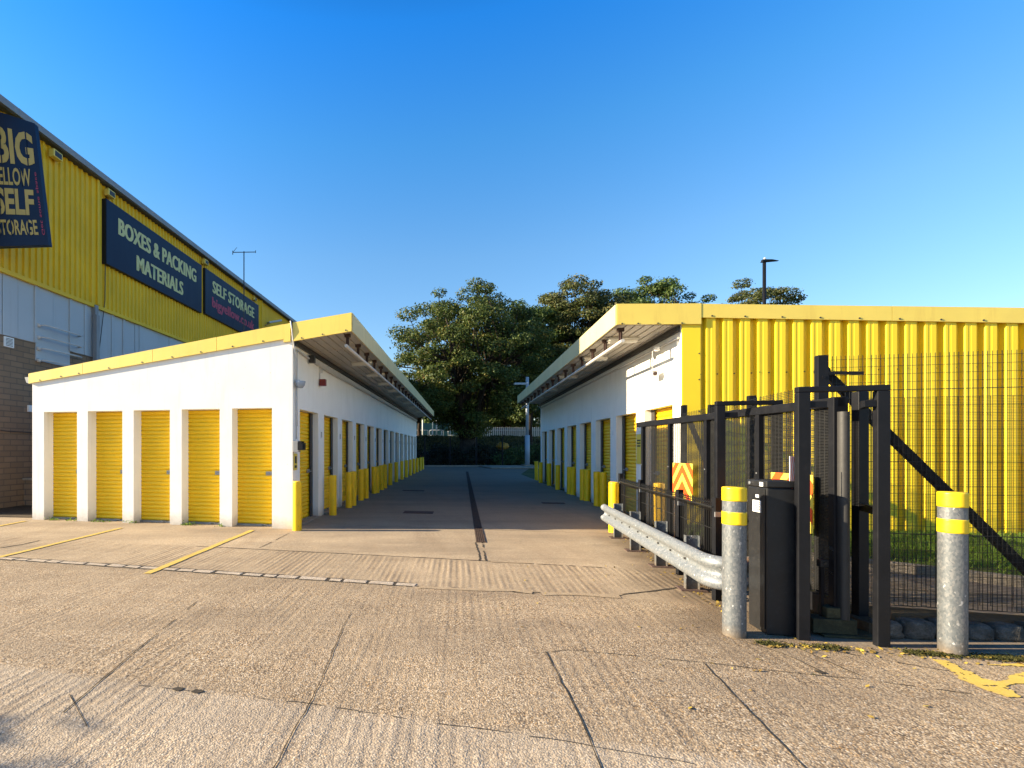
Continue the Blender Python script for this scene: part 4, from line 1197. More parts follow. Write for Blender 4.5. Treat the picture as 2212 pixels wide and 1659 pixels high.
# tilted stencil sign projecting from the wall
YS = 12.06
def S(x, y): return at(x, y, YS)
so = S(104.8, 529)
sg = thing('projecting_sign', so, 'tilted navy sign with stacked gold stencil words sticking out from the warehouse wall', 'sign')
TR, BR = S(74.3, 266), S(104.8, 529)
sx = Vector((-1, 0, 0)); w_ = 1.40
upv = (TR - BR)
TL = TR + sx * w_ + Vector((0, 0, 0.325 * w_)); BL = BR + sx * w_ + Vector((0, 0, -0.03 * w_))
mb = MB()
q = [BL - so, BR - so, TR - so, TL - so]
bk = [p + Vector((0.0, 0.14, 0)) for p in q]
mb.add([tuple(p) for p in q + bk], [(0, 1, 2, 3), (7, 6, 5, 4), (0, 4, 5, 1), (1, 5, 6, 2), (2, 6, 7, 3), (3, 7, 4, 0)])
mb.build('panel', M['navy'], sg)
def sign_text(nm, s, quad, mat, bold, stencil=True):
    """fit word into quad (bl, br, tr, tl) given in image survey points"""
    cu = bpy.data.curves.new(nm, 'FONT'); cu.body = s; cu.size = 1.0; cu.offset = bold; cu.resolution_u = 3
    ob = bpy.data.objects.new('tmp', cu); COL.objects.link(ob)
    dg = bpy.context.evaluated_depsgraph_get(); dg.update()
    me = bpy.data.meshes.new_from_object(ob.evaluated_get(dg)); bpy.data.objects.remove(ob)
    co = np.array([v.co[:] for v in me.vertices]); mn = co.min(0); mx = co.max(0)
    bl, br, tr, tl = [S(*p) - so for p in quad]
    for v in me.vertices:
        a = (v.co.x - mn[0]) / (mx[0] - mn[0]); b = (v.co.y - mn[1]) / (mx[1] - mn[1])
        v.co = (bl.lerp(br, a)).lerp(tl.lerp(tr, a), b) + Vector((0, -0.008, 0))
    me.materials.clear(); me.materials.append(mat); me.update()
    o = bpy.data.objects.new(nm, me); COL.objects.link(o); o.parent = sg
    # stencil bridges: thin navy bars over the letters
    if stencil:
        n = len(s)
        for k in range(n):
            mb = MB()
            a = (k + 0.5) / n
            p0 = bl.lerp(br, a) + Vector((0, -0.014, -0.02)); p1 = tl.lerp(tr, a) + Vector((0, -0.014, 0.02))
            if s[k] in 'BGOS':
                mb.bar(p0, p1, 0.026, 0.004, (0, 1, 0))
                mb.build('stencil_bridge', M['navy'], o)
sign_text('lettering', 'BIG', [(-9, 352), (76, 359), (69, 289), (-16, 268)], M['goldletter'], 0.035)
sign_text('lettering', 'YELLOW', [(-16, 398), (69, 403), (65, 365), (-19, 359)], M['goldletter'], 0.022)
sign_text('lettering', 'SELF', [(-8, 463), (76, 466), (72, 410), (-12, 404)], M['goldletter'], 0.035)
sign_text('lettering', 'STORAGE', [(-5, 508), (84, 508), (79, 475), (-8, 474)], M['goldletter'], 0.022)
sign_text('tagline', 'Get some space', [(90, 508), (73, 372), (80, 372), (98, 508)], M['redletter'], 0.0, False)

# fittings high on the warehouse
def flood(x, y, label, L=11.85, s=1.0):
    P = (0.14, WT(WY(x, L)), WZ(x, y, L))
    th = thing('floodlight', WF.world(P), label, 'floodlight')
    f2 = Frame((0, 0), WF.u, WF.v)
    m_ = MB(f2); m_.box(-0.02, 0.16 * s, -0.16 * s, 0.16 * s, -0.10 * s, 0.12 * s); m_.build('housing', M['fascia'], th, bevel=0.02)
    m_ = MB(f2); m_.box(0.16 * s, 0.165 * s, -0.12 * s, 0.12 * s, -0.07 * s, 0.08 * s); m_.build('lens', M['guide'], th)
    m_ = MB(f2); m_.tube([(-0.12, 0, 0.25), (0.02, 0, 0.2), (0.06, 0, 0.1)], 0.02, 6); m_.build('bracket', M['fascia'], th)
flood(118, 338, 'yellow floodlight under the warehouse eave nearest the tilted sign')
flood(235, 421, 'yellow floodlight above the near end of the long packing materials sign')
flood(441, 568, 'yellow floodlight above the gap between the two navy sign boards')
flood(549, 647, 'small yellow floodlight above the far end of the self storage sign', s=0.8)
P = (0.5, WT(WY(586, 11.6)), WZ(586, 696, 11.6))
th = thing('security_light', WF.world(P), 'grey light on an angled arm on the warehouse beyond the signs', 'light')
f2 = Frame((0, 0), WF.u, WF.v)
m_ = MB(f2); m_.bar((-0.15, -0.3, -0.12), (0.35, 0.4, 0.16), 0.3, 0.10); m_.build('lamp_head', M['steel'], th)
m_ = MB(f2); m_.tube([(-0.5, -0.2, -0.3), (0.0, 0, 0.0)], 0.03, 6); m_.build('arm', M['steel'], th)

# ================================================================== bollards
def bollard_mesh(name, r, h, mats, bands=None):
    mb = MB()
    if bands is None:
        mb.lathe((0, 0, 0), [(r, -0.05), (r, 0.0), (r, h - 0.04), (r, h - 0.022), (r * 0.96, h - 0.005), (r * 0.6, h), (0.002, h)], 28)
        return mb
YB = MB()
def make_bollard(x, y, label, group, r=0.088, h=0.94, proto=[None]):
    if proto[0] is None:
        mb = bollard_mesh('bollard', r, h, None)
        o = mb.build('bollard', M['bollard'])
        proto[0] = o
    else:
        o = proto[0].copy(); COL.objects.link(o)
    o.location = (x, y, 0); o.rotation_euler = (random.gauss(0, 0.008), random.gauss(0, 0.008), random.uniform(0, 6.28))
    return tag(o, label, 'bollard', group)
LB_ = [(148, 1533), (385, 1430), (490, 1380), (520, 1366), (572, 1331), (604, 1317), (658, 1285), (678, 1281), (708, 1261), (730, 1249), (765, 1229), (803, 1209), (840, 1191), (868, 1177), (892, 1164), (912, 1152), (930, 1142), (946, 1132), (960, 1124)]
for i, (cx_, cy_) in enumerate(LB_):
    p = Vector(G((1100 + cx_ / 1.659) / 1.8517, (1200 + cy_ / 1.659) / 1.8517)); p = p * ((p.y + 0.088) / p.y)
    # stand them in line just off the wall
    rel = p - Vector((LF.o.x, LF.o.y)); t = rel.dot(LF.v); sft = rel.dot(LF.u) - t * LF.v.dot(LF.u)
    sft = min(max(sft, 0.11), 0.50)
    w_p = LF.world((sft, t, 0))
    lab = 'yellow steel bollard by the left alley wall, %s' % ('nearest the yard at the sunlit corner' if i == 0 else ORD[i] + ' from the yard' if i < len(LB_) - 1 else 'farthest from the yard')
    make_bollard(w_p.x, w_p.y, lab, 'yellow bollards along the left alley wall')
RB_ = [(1424, 1158), (1325.7, 1151.7), (1290, 1094), (1303, 1097), (1259, 1081), (1268, 1082.5), (1230, 1067.5), (1238, 1069), (1204.5, 1058), (1186, 1049), (1168, 1043), (1159, 1037)]
for i, (px, py) in enumerate(RB_):
    p = Vector(G(px, py)); p = p * ((p.y + 0.088) / p.y)
    lab = 'yellow bollard by the right alley wall, %s' % ('behind the low mesh fence' if i == 0 else 'in sunlight just behind the crash barrier end' if i == 1 else ORD[i - 1] + ' from the crash barrier' if i < len(RB_) - 1 else 'farthest from the crash barrier')
    make_bollard(p.x, p.y, lab, 'yellow bollards along the right alley wall')

def galv_bollard(px, py, r, h, label):
    c = G(px, py); c = ((px - CX) / F_PX * (c[1] + r), c[1] + r)
    th = thing('steel_bollard', (c[0], c[1], 0), label, 'bollard', 'galvanised bollards guarding the gate')
    mb = MB()
    mb.lathe((0, 0, 0), [(r, -0.05), (r, 0.0), (r, h - 0.02), (r, h - 0.008), (r * 0.98, h), (0.002, h + 0.004)], 48)
    mb.build('post', M['galv'], th)
    for z0, z1 in ((h - 0.105, h + 0.008), (h - 0.30, h - 0.195)):
        m_ = MB(); rr = r + 0.003
        if z1 > h: m_.lathe((0, 0, 0), [(rr, z0), (rr, z0 + 0.01), (rr, z1 - 0.012), (rr, z1 - 0.006), (rr - 0.006, z1), (0.002, z1 + 0.002)], 48)
        else: m_.lathe((0, 0, 0), [(rr, z0), (rr, z0 + 0.01), (rr, z1 - 0.01), (rr, z1)], 48)
        m_.build('yellow_band', M['band'], th)
    return th
galv_bollard(1586, 1380, 0.083, 1.225, 'galvanised round bollard with two yellow bands beside the black cabinet')
galv_bollard(2057.5, 1418.5, 0.0775, 1.215, 'galvanised round bollard with two yellow bands alone on the far right by the mesh fence')

# ================================================================== crash barrier
A = Vector((3.23, 4.98)); B = Vector((4.11, 8.66))
path = [B, B.lerp(A, 0.33), B.lerp(A, 0.66), A, Vector((3.165, 4.72)), Vector((3.15, 4.58)), Vector((3.20, 4.47)), Vector((3.33, 4.45)), Vector((3.50, 4.50)), Vector((3.62, 4.55))]
cb = thing('crash_barrier', (A.x, A.y, 0), 'corrugated galvanised crash barrier on short posts beside the gate', 'barrier')
prof = [(0.0, 0.155), (-0.018, 0.152), (-0.05, 0.128), (-0.062, 0.095), (-0.058, 0.066), (-0.022, 0.036), (0.0, 0.016), (0.0, -0.016), (-0.022, -0.036), (-0.058, -0.066), (-0.062, -0.095), (-0.05, -0.128), (-0.018, -0.152), (0.0, -0.155)]
# resample path smoothly
fine = []
for i in range(len(path) - 1):
    p0 = path[max(0, i - 1)]; p1 = path[i]; p2 = path[i + 1]; p3 = path[min(len(path) - 1, i + 2)]
    n = 8
    for k in range(n):
        t = k / n
        fine.append(0.5 * ((2 * p1) + (-p0 + p2) * t + (2 * p0 - 5 * p1 + 4 * p2 - p3) * t * t + (-p0 + 3 * p1 - 3 * p2 + p3) * t ** 3))
fine.append(path[-1])
def beam_mesh(pts, thick=0.004, fade=True):
    mb = MB(); V = []
    n = len(prof)
    for side in (0, 1):
        for i, p in enumerate(pts):
            a = pts[max(0, i - 1)]; b = pts[min(len(pts) - 1, i + 1)]
            d = (b - a).normalized(); out = Vector((d.y, -d.x))     # to the left/front side
            if out.x > 0 and abs(d.x) < 0.8: out = -out
            if abs(d.x) >= 0.8 and out.y > 0: out = -out
            for (o_, z) in prof:
                q = p + out * (-o_ + (thick if side else 0) * -1)
                V.append((q.x - A.x, q.y - A.y, 0.405 + z))
    m = len(pts)
    F_ = []
    for side in (0, 1):
        b0 = side * m * n
        for i in range(m - 1):
            for j in range(n - 1):
                f = (b0 + i * n + j, b0 + i * n + j + 1, b0 + (i + 1) * n + j + 1, b0 + (i + 1) * n + j)
                F_.append(f)
    for i in range(m - 1):   # edges
        F_.append((i * n, (i + 1) * n, m * n + (i + 1) * n, m * n + i * n))
        F_.append((i * n + n - 1, (i + 1) * n + n - 1, m * n + (i + 1) * n + n - 1, m * n + i * n + n - 1))
    for j in range(n - 1):
        F_.append((j, j + 1, m * n + j + 1, m * n + j)); F_.append(((m - 1) * n + j, (m - 1) * n + j + 1, m * n + (m - 1) * n + j + 1, m * n + (m - 1) * n + j))
    mb.smooth = True
    mb.add(V, F_)
    return mb
beam_mesh(fine).build('beam', M['galvbeam'], cb)
# dark end lip and lap joint
d = (A - B).normalized()
beam_mesh([B + (B - A).normalized() * 0.10, B + (B - A).normalized() * 0.02, B], 0.008).build('end_section', M['galvbeam'], cb)
mb = MB()
ln = (B - A).length
for k in range(9):
    p = A.lerp(B, (k + 0.3) / 9); o_ = Vector((-0.97, 0.23))
    q = p + o_ * 0.001
    mb.tube([(q.x - A.x, q.y - A.y, 0.405), (q.x - A.x - 0.014, q.y - A.y + 0.003, 0.405)], 0.013, 6)
mb.build('bolt', M['guide'], cb)
for (px, py) in ((1335, 1163), (1371, 1191), (1426, 1225), (1491, 1275.6)):
    c = Vector(G(px, py)); fr = Frame((0, 0), (0.9715, -0.23), (0.23, 0.9715))
    m_ = MB(fr)
    ca = c - A; lx = ca.dot(Vector((0.9717, -0.236)) / 1); ly = ca.dot(Vector((0.236, 0.9717)))
    # channel section open to the side, facing the camera
    lx += 0.03
    m_.box(lx - 0.07, lx - 0.062, ly, ly + 0.06, 0.01, 0.60)
    m_.box(lx + 0.062, lx + 0.07, ly, ly + 0.06, 0.01, 0.60)
    m_.box(lx - 0.062, lx + 0.062, ly + 0.026, ly + 0.034, 0.01, 0.60)
    pst = m_.build('post', M['galv'], cb)
    m_ = MB(fr); m_.box(lx - 0.13, lx + 0.13, ly - 0.05, ly + 0.13, 0.0, 0.014)
    m_.build('base_plate', M['iron'], pst)

# ================================================================== low mesh fence behind the barrier
def wires(mb, a, b, z0, z1, vs, hs, r, hr=None, off=0.0):
    """vertical and horizontal wires between plan points a, b"""
    a = Vector(a); b = Vector(b); L = (b - a).length; d = (b - a) / L; n = Vector((-d.y, d.x)) * off
    hr = hr or r
    k = 0.0
    while vs and k <= L:
        p = a + d * k + n
        mb.bar((p.x, p.y, z0), (p.x, p.y, z1), r, r); k += vs
    z = z0
    while hs and z <= z1 + 1e-6:
        p = a + n; q = b + n
        mb.bar((p.x, p.y, z), (q.x, q.y, z), hr, hr); z += hs
lf_pts = [(3.50, 4.98, 1.05), (3.76, 6.0, 1.05), (4.16, 7.6, 1.07), (4.55, 9.0, 1.10)]
lo = thing('low_fence', (3.5, 4.98, 0), 'waist high black mesh fence with clamps behind the crash barrier', 'fence')
O0 = (3.5, 4.98, 0)
mb = MB()
for (a, b) in zip(lf_pts[:-1], lf_pts[1:]):
    wires(mb, a[:2], b[:2], 0.06, 1.02, 0.05, 0, 0.005)
    A2 = Vector(a[:2]); B2 = Vector(b[:2]); dd2 = (B2 - A2).normalized(); nn = Vector((-dd2.y, dd2.x))
    for z in (0.12, 0.42, 0.72, 0.93, 0.99):
        mb.bar((a[0], a[1], z), (b[0], b[1], z), 0.006, 0.006)
    # V fold near the top
    L = (B2 - A2).length; k = 0
    while k < L:
        p = A2 + dd2 * k
        mb.bar((p.x, p.y, 0.90), (p.x - nn.x * -0.04, p.y - nn.y * -0.04, 0.955), 0.006, 0.006)
        mb.bar((p.x - nn.x * -0.04, p.y - nn.y * -0.04, 0.955), (p.x, p.y, 1.01), 0.006, 0.006)
        k += 0.05
    mb.bar((a[0] + nn.x * 0.04, a[1] + nn.y * 0.04, 0.955), (b[0] + nn.x * 0.04, b[1] + nn.y * 0.04, 0.955), 0.012, 0.012)
mb.build('mesh_panel', M['wire'], lo, origin=O0)
for (x, y, z) in lf_pts[:]:
    m_ = MB(); m_.box(x - 0.03, x + 0.03, y - 0.03, y + 0.03, -0.02, z); p = m_.build('post', M['black'], lo, origin=O0)
    m_ = MB(); m_.box(x - 0.045, x + 0.035, y - 0.045, y - 0.031, z - 0.19, z - 0.14); m_.build('clamp', M['steel'], p, origin=O0)

# ================================================================== sliding gate
GA = Vector((3.885, 4.05)); GB = Vector((4.31, 7.87)); gl = (GB - GA).length
gd = (GB - GA) / gl; gn = Vector((-gd.y, gd.x))       # gn points to -X (camera side)
GF = Frame(GA, (gd.y, -gd.x), gd)                      # local x = away to the right, local y = along the leaf
gate = thing('sliding_gate', GF.o, 'black sliding gate of fine mesh parked open in front of the yellow cladding', 'gate')
mb = MB(GF)
mb.box(-0.03, 0.03, 0.0, gl + 0.12, 1.905, 1.985)
mb.box(-0.035, 0.035, 0.0, gl, 0.12, 0.28)
mb.build('rail', M['black'], gate, bevel=0.004)
for Yv in (7.79, 6.92, 6.0, 5.05):
    t = (Yv - 4.05) / gd.y
    m_ = MB(GF); m_.box(-0.025, 0.025, t - 0.03, t + 0.03, 0.28, 1.905); m_.build('stile', M['black'], gate)
m_ = MB(GF); m_.box(-0.055, 0.055, 0.0, 0.06, 0.12, 1.985); m_.build('end_post', M['black'], gate, bevel=0.003)
m_ = MB(GF)
V = []; n = 10
for z in (0.14, 1.86):
    for k in range(n + 1):
        a = math.pi * k / n
        V.append((-0.040 * math.cos(a) + 0.008, -0.055 * math.sin(a) - 0.001, z))
m_.smooth = True
m_.add(V, [(k, k + 1, n + 2 + k, n + 1 + k) for k in range(n)])
m_.smooth = False
m_.add(V[:n + 1], [tuple(range(n + 1))[::-1]]); m_.add(V[n + 1:], [tuple(range(n + 1))])
m_.build('safety_edge', M['rubber'], gate)
m_ = MB(GF)
z = 0.30
while z < 1.90:
    m_.box(0.020, 0.0235, 0.06, gl, z, z + 0.0062); z += 0.0132
t = 0.10
while t < gl:
    m_.box(0.0235, 0.027, t, t + 0.008, 0.28, 1.905); t += 0.0508
m_.build('mesh_infill', M['wire'], gate)
m_ = MB(GF)
for Yv in (7.79, 6.92, 6.0, 5.05):
    t = (Yv - 4.05) / gd.y
    for z in (0.9, 1.3): m_.tube([(-0.026, t, z), (-0.034, t, z)], 0.008, 8)
m_.tube([(-0.041, 0.03, 0.42), (-0.05, 0.03, 0.42)], 0.01, 8)
m_.build('bolt', M['steel'], gate)
m_ = MB(GF); m_.box(-0.055, -0.041, 0.01, 0.05, 0.70, 0.735); m_.box(-0.055, -0.041, 0.01, 0.05, 0.50, 0.52); m_.build('tag_plate', M['whiteplate'], gate)

def chevron_board(t0, w, z0, h, label):
    o = thing('chevron_board', GF.world((-0.045, t0, z0)), label, 'warning board', 'chevron boards fixed to the gate')
    f2 = Frame((0, 0), GF.u, GF.v)
    mb = MB(f2); mb.box(-0.004, 0.0, 0, w, 0, h); mb.build('panel', M['boardyel'], o)
    # red chevrons pointing up: clipped stripes on each half
    mb = MB(f2)
    def clip(poly, w, h):
        def cl(P, inside, inter):
            out = []
            for i in range(len(P)):
                a, b = P[i], P[(i + 1) % len(P)]
                if inside(a): out.append(a)
                if inside(a) != inside(b): out.append(inter(a, b))
            return out
        def ix(c, k): return lambda a, b: (a[0] + (b[0] - a[0]) * (c - a[k]) / (b[k] - a[k]), a[1] + (b[1] - a[1]) * (c - a[k]) / (b[k] - a[k]))
        for c, k, sgn in ((0, 0, 1), (w, 0, -1), (0, 1, 1), (h, 1, -1)):
            if not poly: return poly
            poly = cl(poly, lambda p: sgn * (p[k] - c) >= 0, ix(c, k))
        return poly
    slope = 1.15
    st = h * 0.23
    for kk in range(-4, 5):
        zc = h * 0.98 - kk * 2 * st          # apex height
        for sgn in (-1, 1):
            pts = [(w / 2, zc), (w / 2 + sgn * w, zc - w * slope), (w / 2 + sgn * w, zc - w * slope - st * 1.05), (w / 2, zc - st * 1.05)]
            if sgn < 0:
                pts2 = clip([(min(p[0], w / 2), p[1]) for p in pts], w / 2, h)
            else:
                pts2 = clip([(p[0] - w / 2, p[1]) for p in pts], w / 2, h); pts2 = [(p[0] + w / 2, p[1]) for p in pts2]
            if len(pts2) > 2: mb.add([(-0.0075, p[0], p[1]) for p in pts2], [tuple(range(len(pts2)))])
    mb.build('red_chevron', M['boardred'], o)
def leafT(x):     # distance along leaf seen at survey column x
    r = (x - CX) / F_PX
    # GA + gd*t = (X,Y), X = rY
    return (r * GA.y - GA.x) / (gd.x - r * gd.y)
ta_, tb_ = leafT(1504.7), leafT(1461.5)
chevron_board(ta_, tb_ - ta_, 0.88, 0.48, 'red and yellow chevron board near the far end of the gate')
ta_, tb_ = leafT(1769), leafT(1677)
chevron_board(ta_, tb_ - ta_, 0.80, 0.52, 'red and yellow chevron board behind the black cabinet on the gate')

# portal frames that guide the leaf
def portal(pA, pB, h, label):
    a = Vector(pA); b = Vector(pB); L = (b - a).length; u = (b - a) / L; fr = Frame(a, u, (-u.y, u.x))
    o = thing('gate_portal', fr.o, label, 'gate frame')
    w2, d2 = 0.042, 0.03
    for s in (0, L):
        m_ = MB(fr); m_.box(s - w2, s + w2, -d2, d2, -0.02, h - 0.046); m_.build('upright', M['black'], o, bevel=0.006)
    m_ = MB(fr); m_.box(-w2, L + w2, -d2, d2, h - 0.045, h); m_.build('head_beam', M['black'], o, bevel=0.005)
    for (x0, x1) in ((w2, 0.16), (L - 0.12, L - w2)):
        m_ = MB(fr); m_.box(x0, x1, -0.02, 0.02, h - 0.17, h - 0.12); m_.build('guide_bracket', M['black'], o)
    return o
pf = portal(G(1733, 1381), G(1904, 1394), 2.055, 'near black portal frame straddling the end of the sliding gate')
pfx = Vector(G(1858, 1353))
fr_ = Frame(pf.location[:2], (pfx.x - pf.location.x, pfx.y - pf.location.y), (0, 1))
m_ = MB(); ox, oy = pfx.x - pf.location.x, pfx.y - pf.location.y
m_.box(ox - 0.045, ox + 0.045, oy - 0.035, oy + 0.035, -0.02, 2.05); m_.build('upright', M['black'], pf, bevel=0.005)
px2, py2 = G(1904, 1394); px2 -= pf.location.x; py2 -= pf.location.y
for z in (1.93, 1.05):
    m_ = MB(); m_.bar((ox, oy, z), (px2, py2, z), 0.04, 0.06); m_.build('tie_bar', M['black'], pf)
pr_ = portal((3.69, 5.2), (4.21, 5.09), 2.06, 'rear black portal frame around the middle of the sliding gate')
# mossy catcher block and receiver plate
cpos = G(1817, 1380)
th = thing('gate_catcher', (cpos[0], cpos[1] + 0.05, 0), 'mossy stepped metal catcher block at the foot of the gate end', 'gate stop')
f2 = Frame((0, 0), (0.985, -0.17), (0.17, 0.985))
m_ = MB(f2); m_.box(-0.16, 0.16, 0.0, 0.14, 0.02, 0.14); m_.box(-0.05, 0.10, 0.015, 0.13, 0.143, 0.23); m_.build('block', M['mossblock'], th, bevel=0.006)
m_ = MB(f2); m_.box(-0.10, 0.30, -0.03, 0.20, 0.0, 0.018); m_.build('base_plate', M['mossblock'], th)
th = thing('photocell', at(1777, 1216, 4.1), 'small square black photocell between the portal upright and the gate end', 'photocell')
m_ = MB(); m_.box(-0.035, 0.035, -0.02, 0.02, -0.03, 0.03); m_.build('housing', M['blackbox'], th, bevel=0.004)
m_ = MB(); m_.tube([(0.0, -0.021, 0), (0.0, -0.028, 0)], 0.012, 12); m_.build('lens', M['joint'], th)
m_ = MB(); m_.box(-0.012, 0.012, 0.0, 0.02, -1.0, -0.03); m_.build('stalk', M['black'], th)

# control cabinet
CF = Frame(G(1657, 1372), (0.985, -0.17), (0.19, 0.98))
cab = thing('control_cabinet', CF.o, 'tall black gate control cabinet between the steel bollard and the portal upright', 'cabinet')
m_ = MB(CF); m_.box(0.0, 0.24, 0.0, 0.275, 0.0, 1.225); m_.build('body', M['blackbox'], cab, bevel=0.01)
m_ = MB(CF); m_.box(-0.010, 0.245, -0.012, 0.285, 1.228, 1.285); m_.build('lid', M['blackbox'], cab, bevel=0.01)
m_ = MB(CF); m_.box(-0.008, -0.001, 0.02, 0.255, 0.04, 1.215); dr_ = m_.build('door', M['blackbox'], cab, bevel=0.003)
m_ = MB(CF); m_.box(-0.011, -0.008, 0.07, 0.19, 1.01, 1.11); m_.box(-0.011, -0.008, 0.10, 0.145, 1.135, 1.16); lb2 = m_.build('label_plate', M['whiteplate'], dr_)
m_ = MB(CF)
for z, w in ((1.095, 0.10), (1.078, 0.07), (1.06, 0.085), (1.045, 0.06), (1.03, 0.09)): m_.box(-0.0125, -0.011, 0.08, 0.08 + w, z, z + 0.006)
m_.build('print', M['blackprint'], dr_)
m_ = MB(CF); m_.box(-0.013, -0.010, 0.035, 0.085, 1.235, 1.27); m_.build('sticker', M['whiteplate'], cab)
m_ = MB(CF); m_.tube([(-0.009, 0.225, 1.255), (-0.02, 0.225, 1.255)], 0.014, 12); m_.build('lock', M['steel'], cab)
# little reflective arrow strip behind the portal upright
th = thing('chevron_strip', at(1713, 1039, 4.02), 'slim white strip with thin red chevrons above the cabinet by the upright', 'warning board')
m_ = MB(); m_.box(-0.026, 0.03, 0.0, 0.005, 0.0, 0.205); m_.build('panel', M['whiteplate'], th)
m_ = MB()
for k in range(4):
    x0 = -0.026 + 0.014 * k
    m_.add([(x0 - 0.0 , -0.002, 0.0), (x0 + 0.005, -0.002, 0.0), (x0 + 0.017, -0.002, 0.10), (x0 + 0.012, -0.002, 0.10)], [(0, 1, 2, 3)])
    m_.add([(x0 + 0.012, -0.002, 0.10), (x0 + 0.017, -0.002, 0.10), (x0 + 0.005, -0.002, 0.205), (x0, -0.002, 0.205)], [(0, 1, 2, 3)])
m_.build('red_stripe', M['boardred'], th)

# ================================================================== tall perimeter mesh fence
TA = Vector((4.06, 4.42)); TB = Vector((5.475, 4.10)); td = (TB - TA).normalized()
TF = Frame(TA, td, (-td.y, td.x))
tf = thing('mesh_fence', TF.o, 'tall black open mesh fence with raking strut in front of the grass and yellow cladding', 'fence')
m_ = MB(TF)
LT = 7.0
s = 0.05
while s < LT:
    m_.box(s - 0.0013, s + 0.0013, -0.002, 0.002, 0.17, 2.39); s += 0.0330
z = 0.17; k = 0
while z < 2.40:
    r = 0.0015 if k % 9 else 0.003
    m_.box(0.03, LT, -0.006, -0.002, z - r, z + r); z += 0.0705; k += 1
m_.build('mesh_panel', M['wire'], tf)
m_ = MB(TF)
z = 0.2
while z < 2.01:
    m_.box(0.1, LT, 0.040, 0.043, z - 0.0010, z + 0.0010); z += 0.0132
s = 0.12
while s < LT:
    m_.box(s - 0.0015, s + 0.0015, 0.043, 0.046, 0.2, 2.01); s += 0.0762
m_.build('guard_mesh', M['wire'], tf)
for s in (0.0, 2.6, 5.2):
    m_ = MB(TF); m_.box(s - 0.042, s + 0.042, 0.05 if s else -0.03, 0.11 if s else 0.03, 0.0, 2.40); p = m_.build('post', M['black'], tf, bevel=0.004)
    if s == 0:
        q_ = MB(TF); q_.box(0.042, 0.10, -0.03, -0.01, 2.22, 2.25); q_.bar((0.08, -0.03, 2.235), (0.30, -0.03, 2.225), 0.012, 0.03); q_.tube([(0.0, -0.031, 2.2), (0.0, -0.036, 2.2)], 0.014, 8); q_.build('clamp', M['black'], p)
m_ = MB(TF)
m_.bar((0.06, 0.08, 2.27), (1.95, 0.08, 0.02), 0.06, 0.06)
m_.tube([(0.05, 0.04, 2.27), (0.05, 0.12, 2.27)], 0.045, 12)
m_.build('strut', M['black'], tf)
# fence running back from the corner post to the building
q0 = RF.world((-0.08, -0.15, 0)); q0 = Vector((q0.x, q0.y))
BA = Vector((4.16, 4.60)); BB = q0
bl_ = (BB - BA).length; bd_ = (BB - BA) / bl_
BF = Frame(BA, (bd_.y, -bd_.x), bd_)
bf = thing('mesh_fence', BF.o, 'dense black mesh fence behind the sliding gate running back to the building corner', 'fence')
m_ = MB(BF)
z = 0.1
while z < 2.15:
    m_.box(-0.0015, 0.0015, 0, bl_, z - 0.002, z + 0.002); z += 0.0132 * 1.3
t = 0
while t < bl_:
    m_.box(0.002, 0.005, t, t + 0.004, 0.1, 2.16); t += 0.0762
m_.build('mesh_panel', M['wire'], bf)
for t in (bl_ - 0.02, bl_ * 0.68, bl_ * 0.36):
    m_ = MB(BF); m_.box(0.01, 0.09, t - 0.04, t + 0.04, 0, 2.2 if t < bl_ - 1 else 2.30); m_.build('post', M['black'], bf, bevel=0.004)
m_ = MB(BF); m_.bar((0.10, bl_ - 0.05, 2.1), (0.10, bl_ - 2.3, 0.1), 0.06, 0.06); m_.build('strut', M['black'], bf)

# rough stone edging + raised bed under the fence
mb = MB(); mb.add([(4.12, 4.05, 0.10), (6.2, 3.94, 0.10), (12.0, 3.2, 0.10), (12.0, 3.4, 0.10), (6.2, 4.10, 0.10), (4.12, 4.62, 0.10), (4.12, 4.05, -0.03), (6.2, 3.94, -0.03), (12.0, 3.2, -0.03), (12.0, 3.4, -0.03), (6.2, 4.10, -0.03), (4.12, 4.62, -0.03)], [(0, 1, 2, 3, 4, 5), (0, 6, 7, 1), (1, 7, 8, 2), (3, 9, 10, 4), (4, 10, 11, 5), (5, 11, 6, 0)]); o = mb.build('soil_bed', M['soil']); o['kind'] = 'structure'
def stone(x, y, w, d_, h, rz, label, i):
    bm = bmesh.new(); bmesh.ops.create_cube(bm, size=1.0)
    bmesh.ops.subdivide_edges(bm, edges=bm.edges, cuts=3, use_grid_fill=True)
    for v in bm.verts:
        p = v.co
        k = 1 - 0.10 * (abs(p.x * 2) ** 4 + abs(p.y * 2) ** 4 + abs(p.z * 2) ** 4) / 2
        v.co = Vector((p.x * w * k, p.y * d_ * k, p.z * h * k)) + Vector([random.uniform(-0.007, 0.007) for _ in range(3)])
    me = bpy.data.meshes.new('edging_stone'); bm.to_mesh(me); bm.free()
    me.materials.append(M['stone']); me.polygons.foreach_set('use_smooth', [True] * len(me.polygons))
    o = bpy.data.objects.new('edging_stone', me); COL.objects.link(o); o.location = (x, y, h * 0.42); o.rotation_euler = (0, 0, rz)
    tag(o, label, 'stone', 'rough stones edging the fence bed')
s = -0.02; i = 0
side_words = ['right beside the portal upright', 'second from the portal upright', 'third from the portal upright', 'fourth from the portal upright, behind the right bollard', 'just right of the right bollard', 'second right of the right bollard', 'third right of the right bollard', 'fourth right of the right bollard', 'fifth right of the right bollard', 'sixth right of the right bollard', 'seventh right of the right bollard']
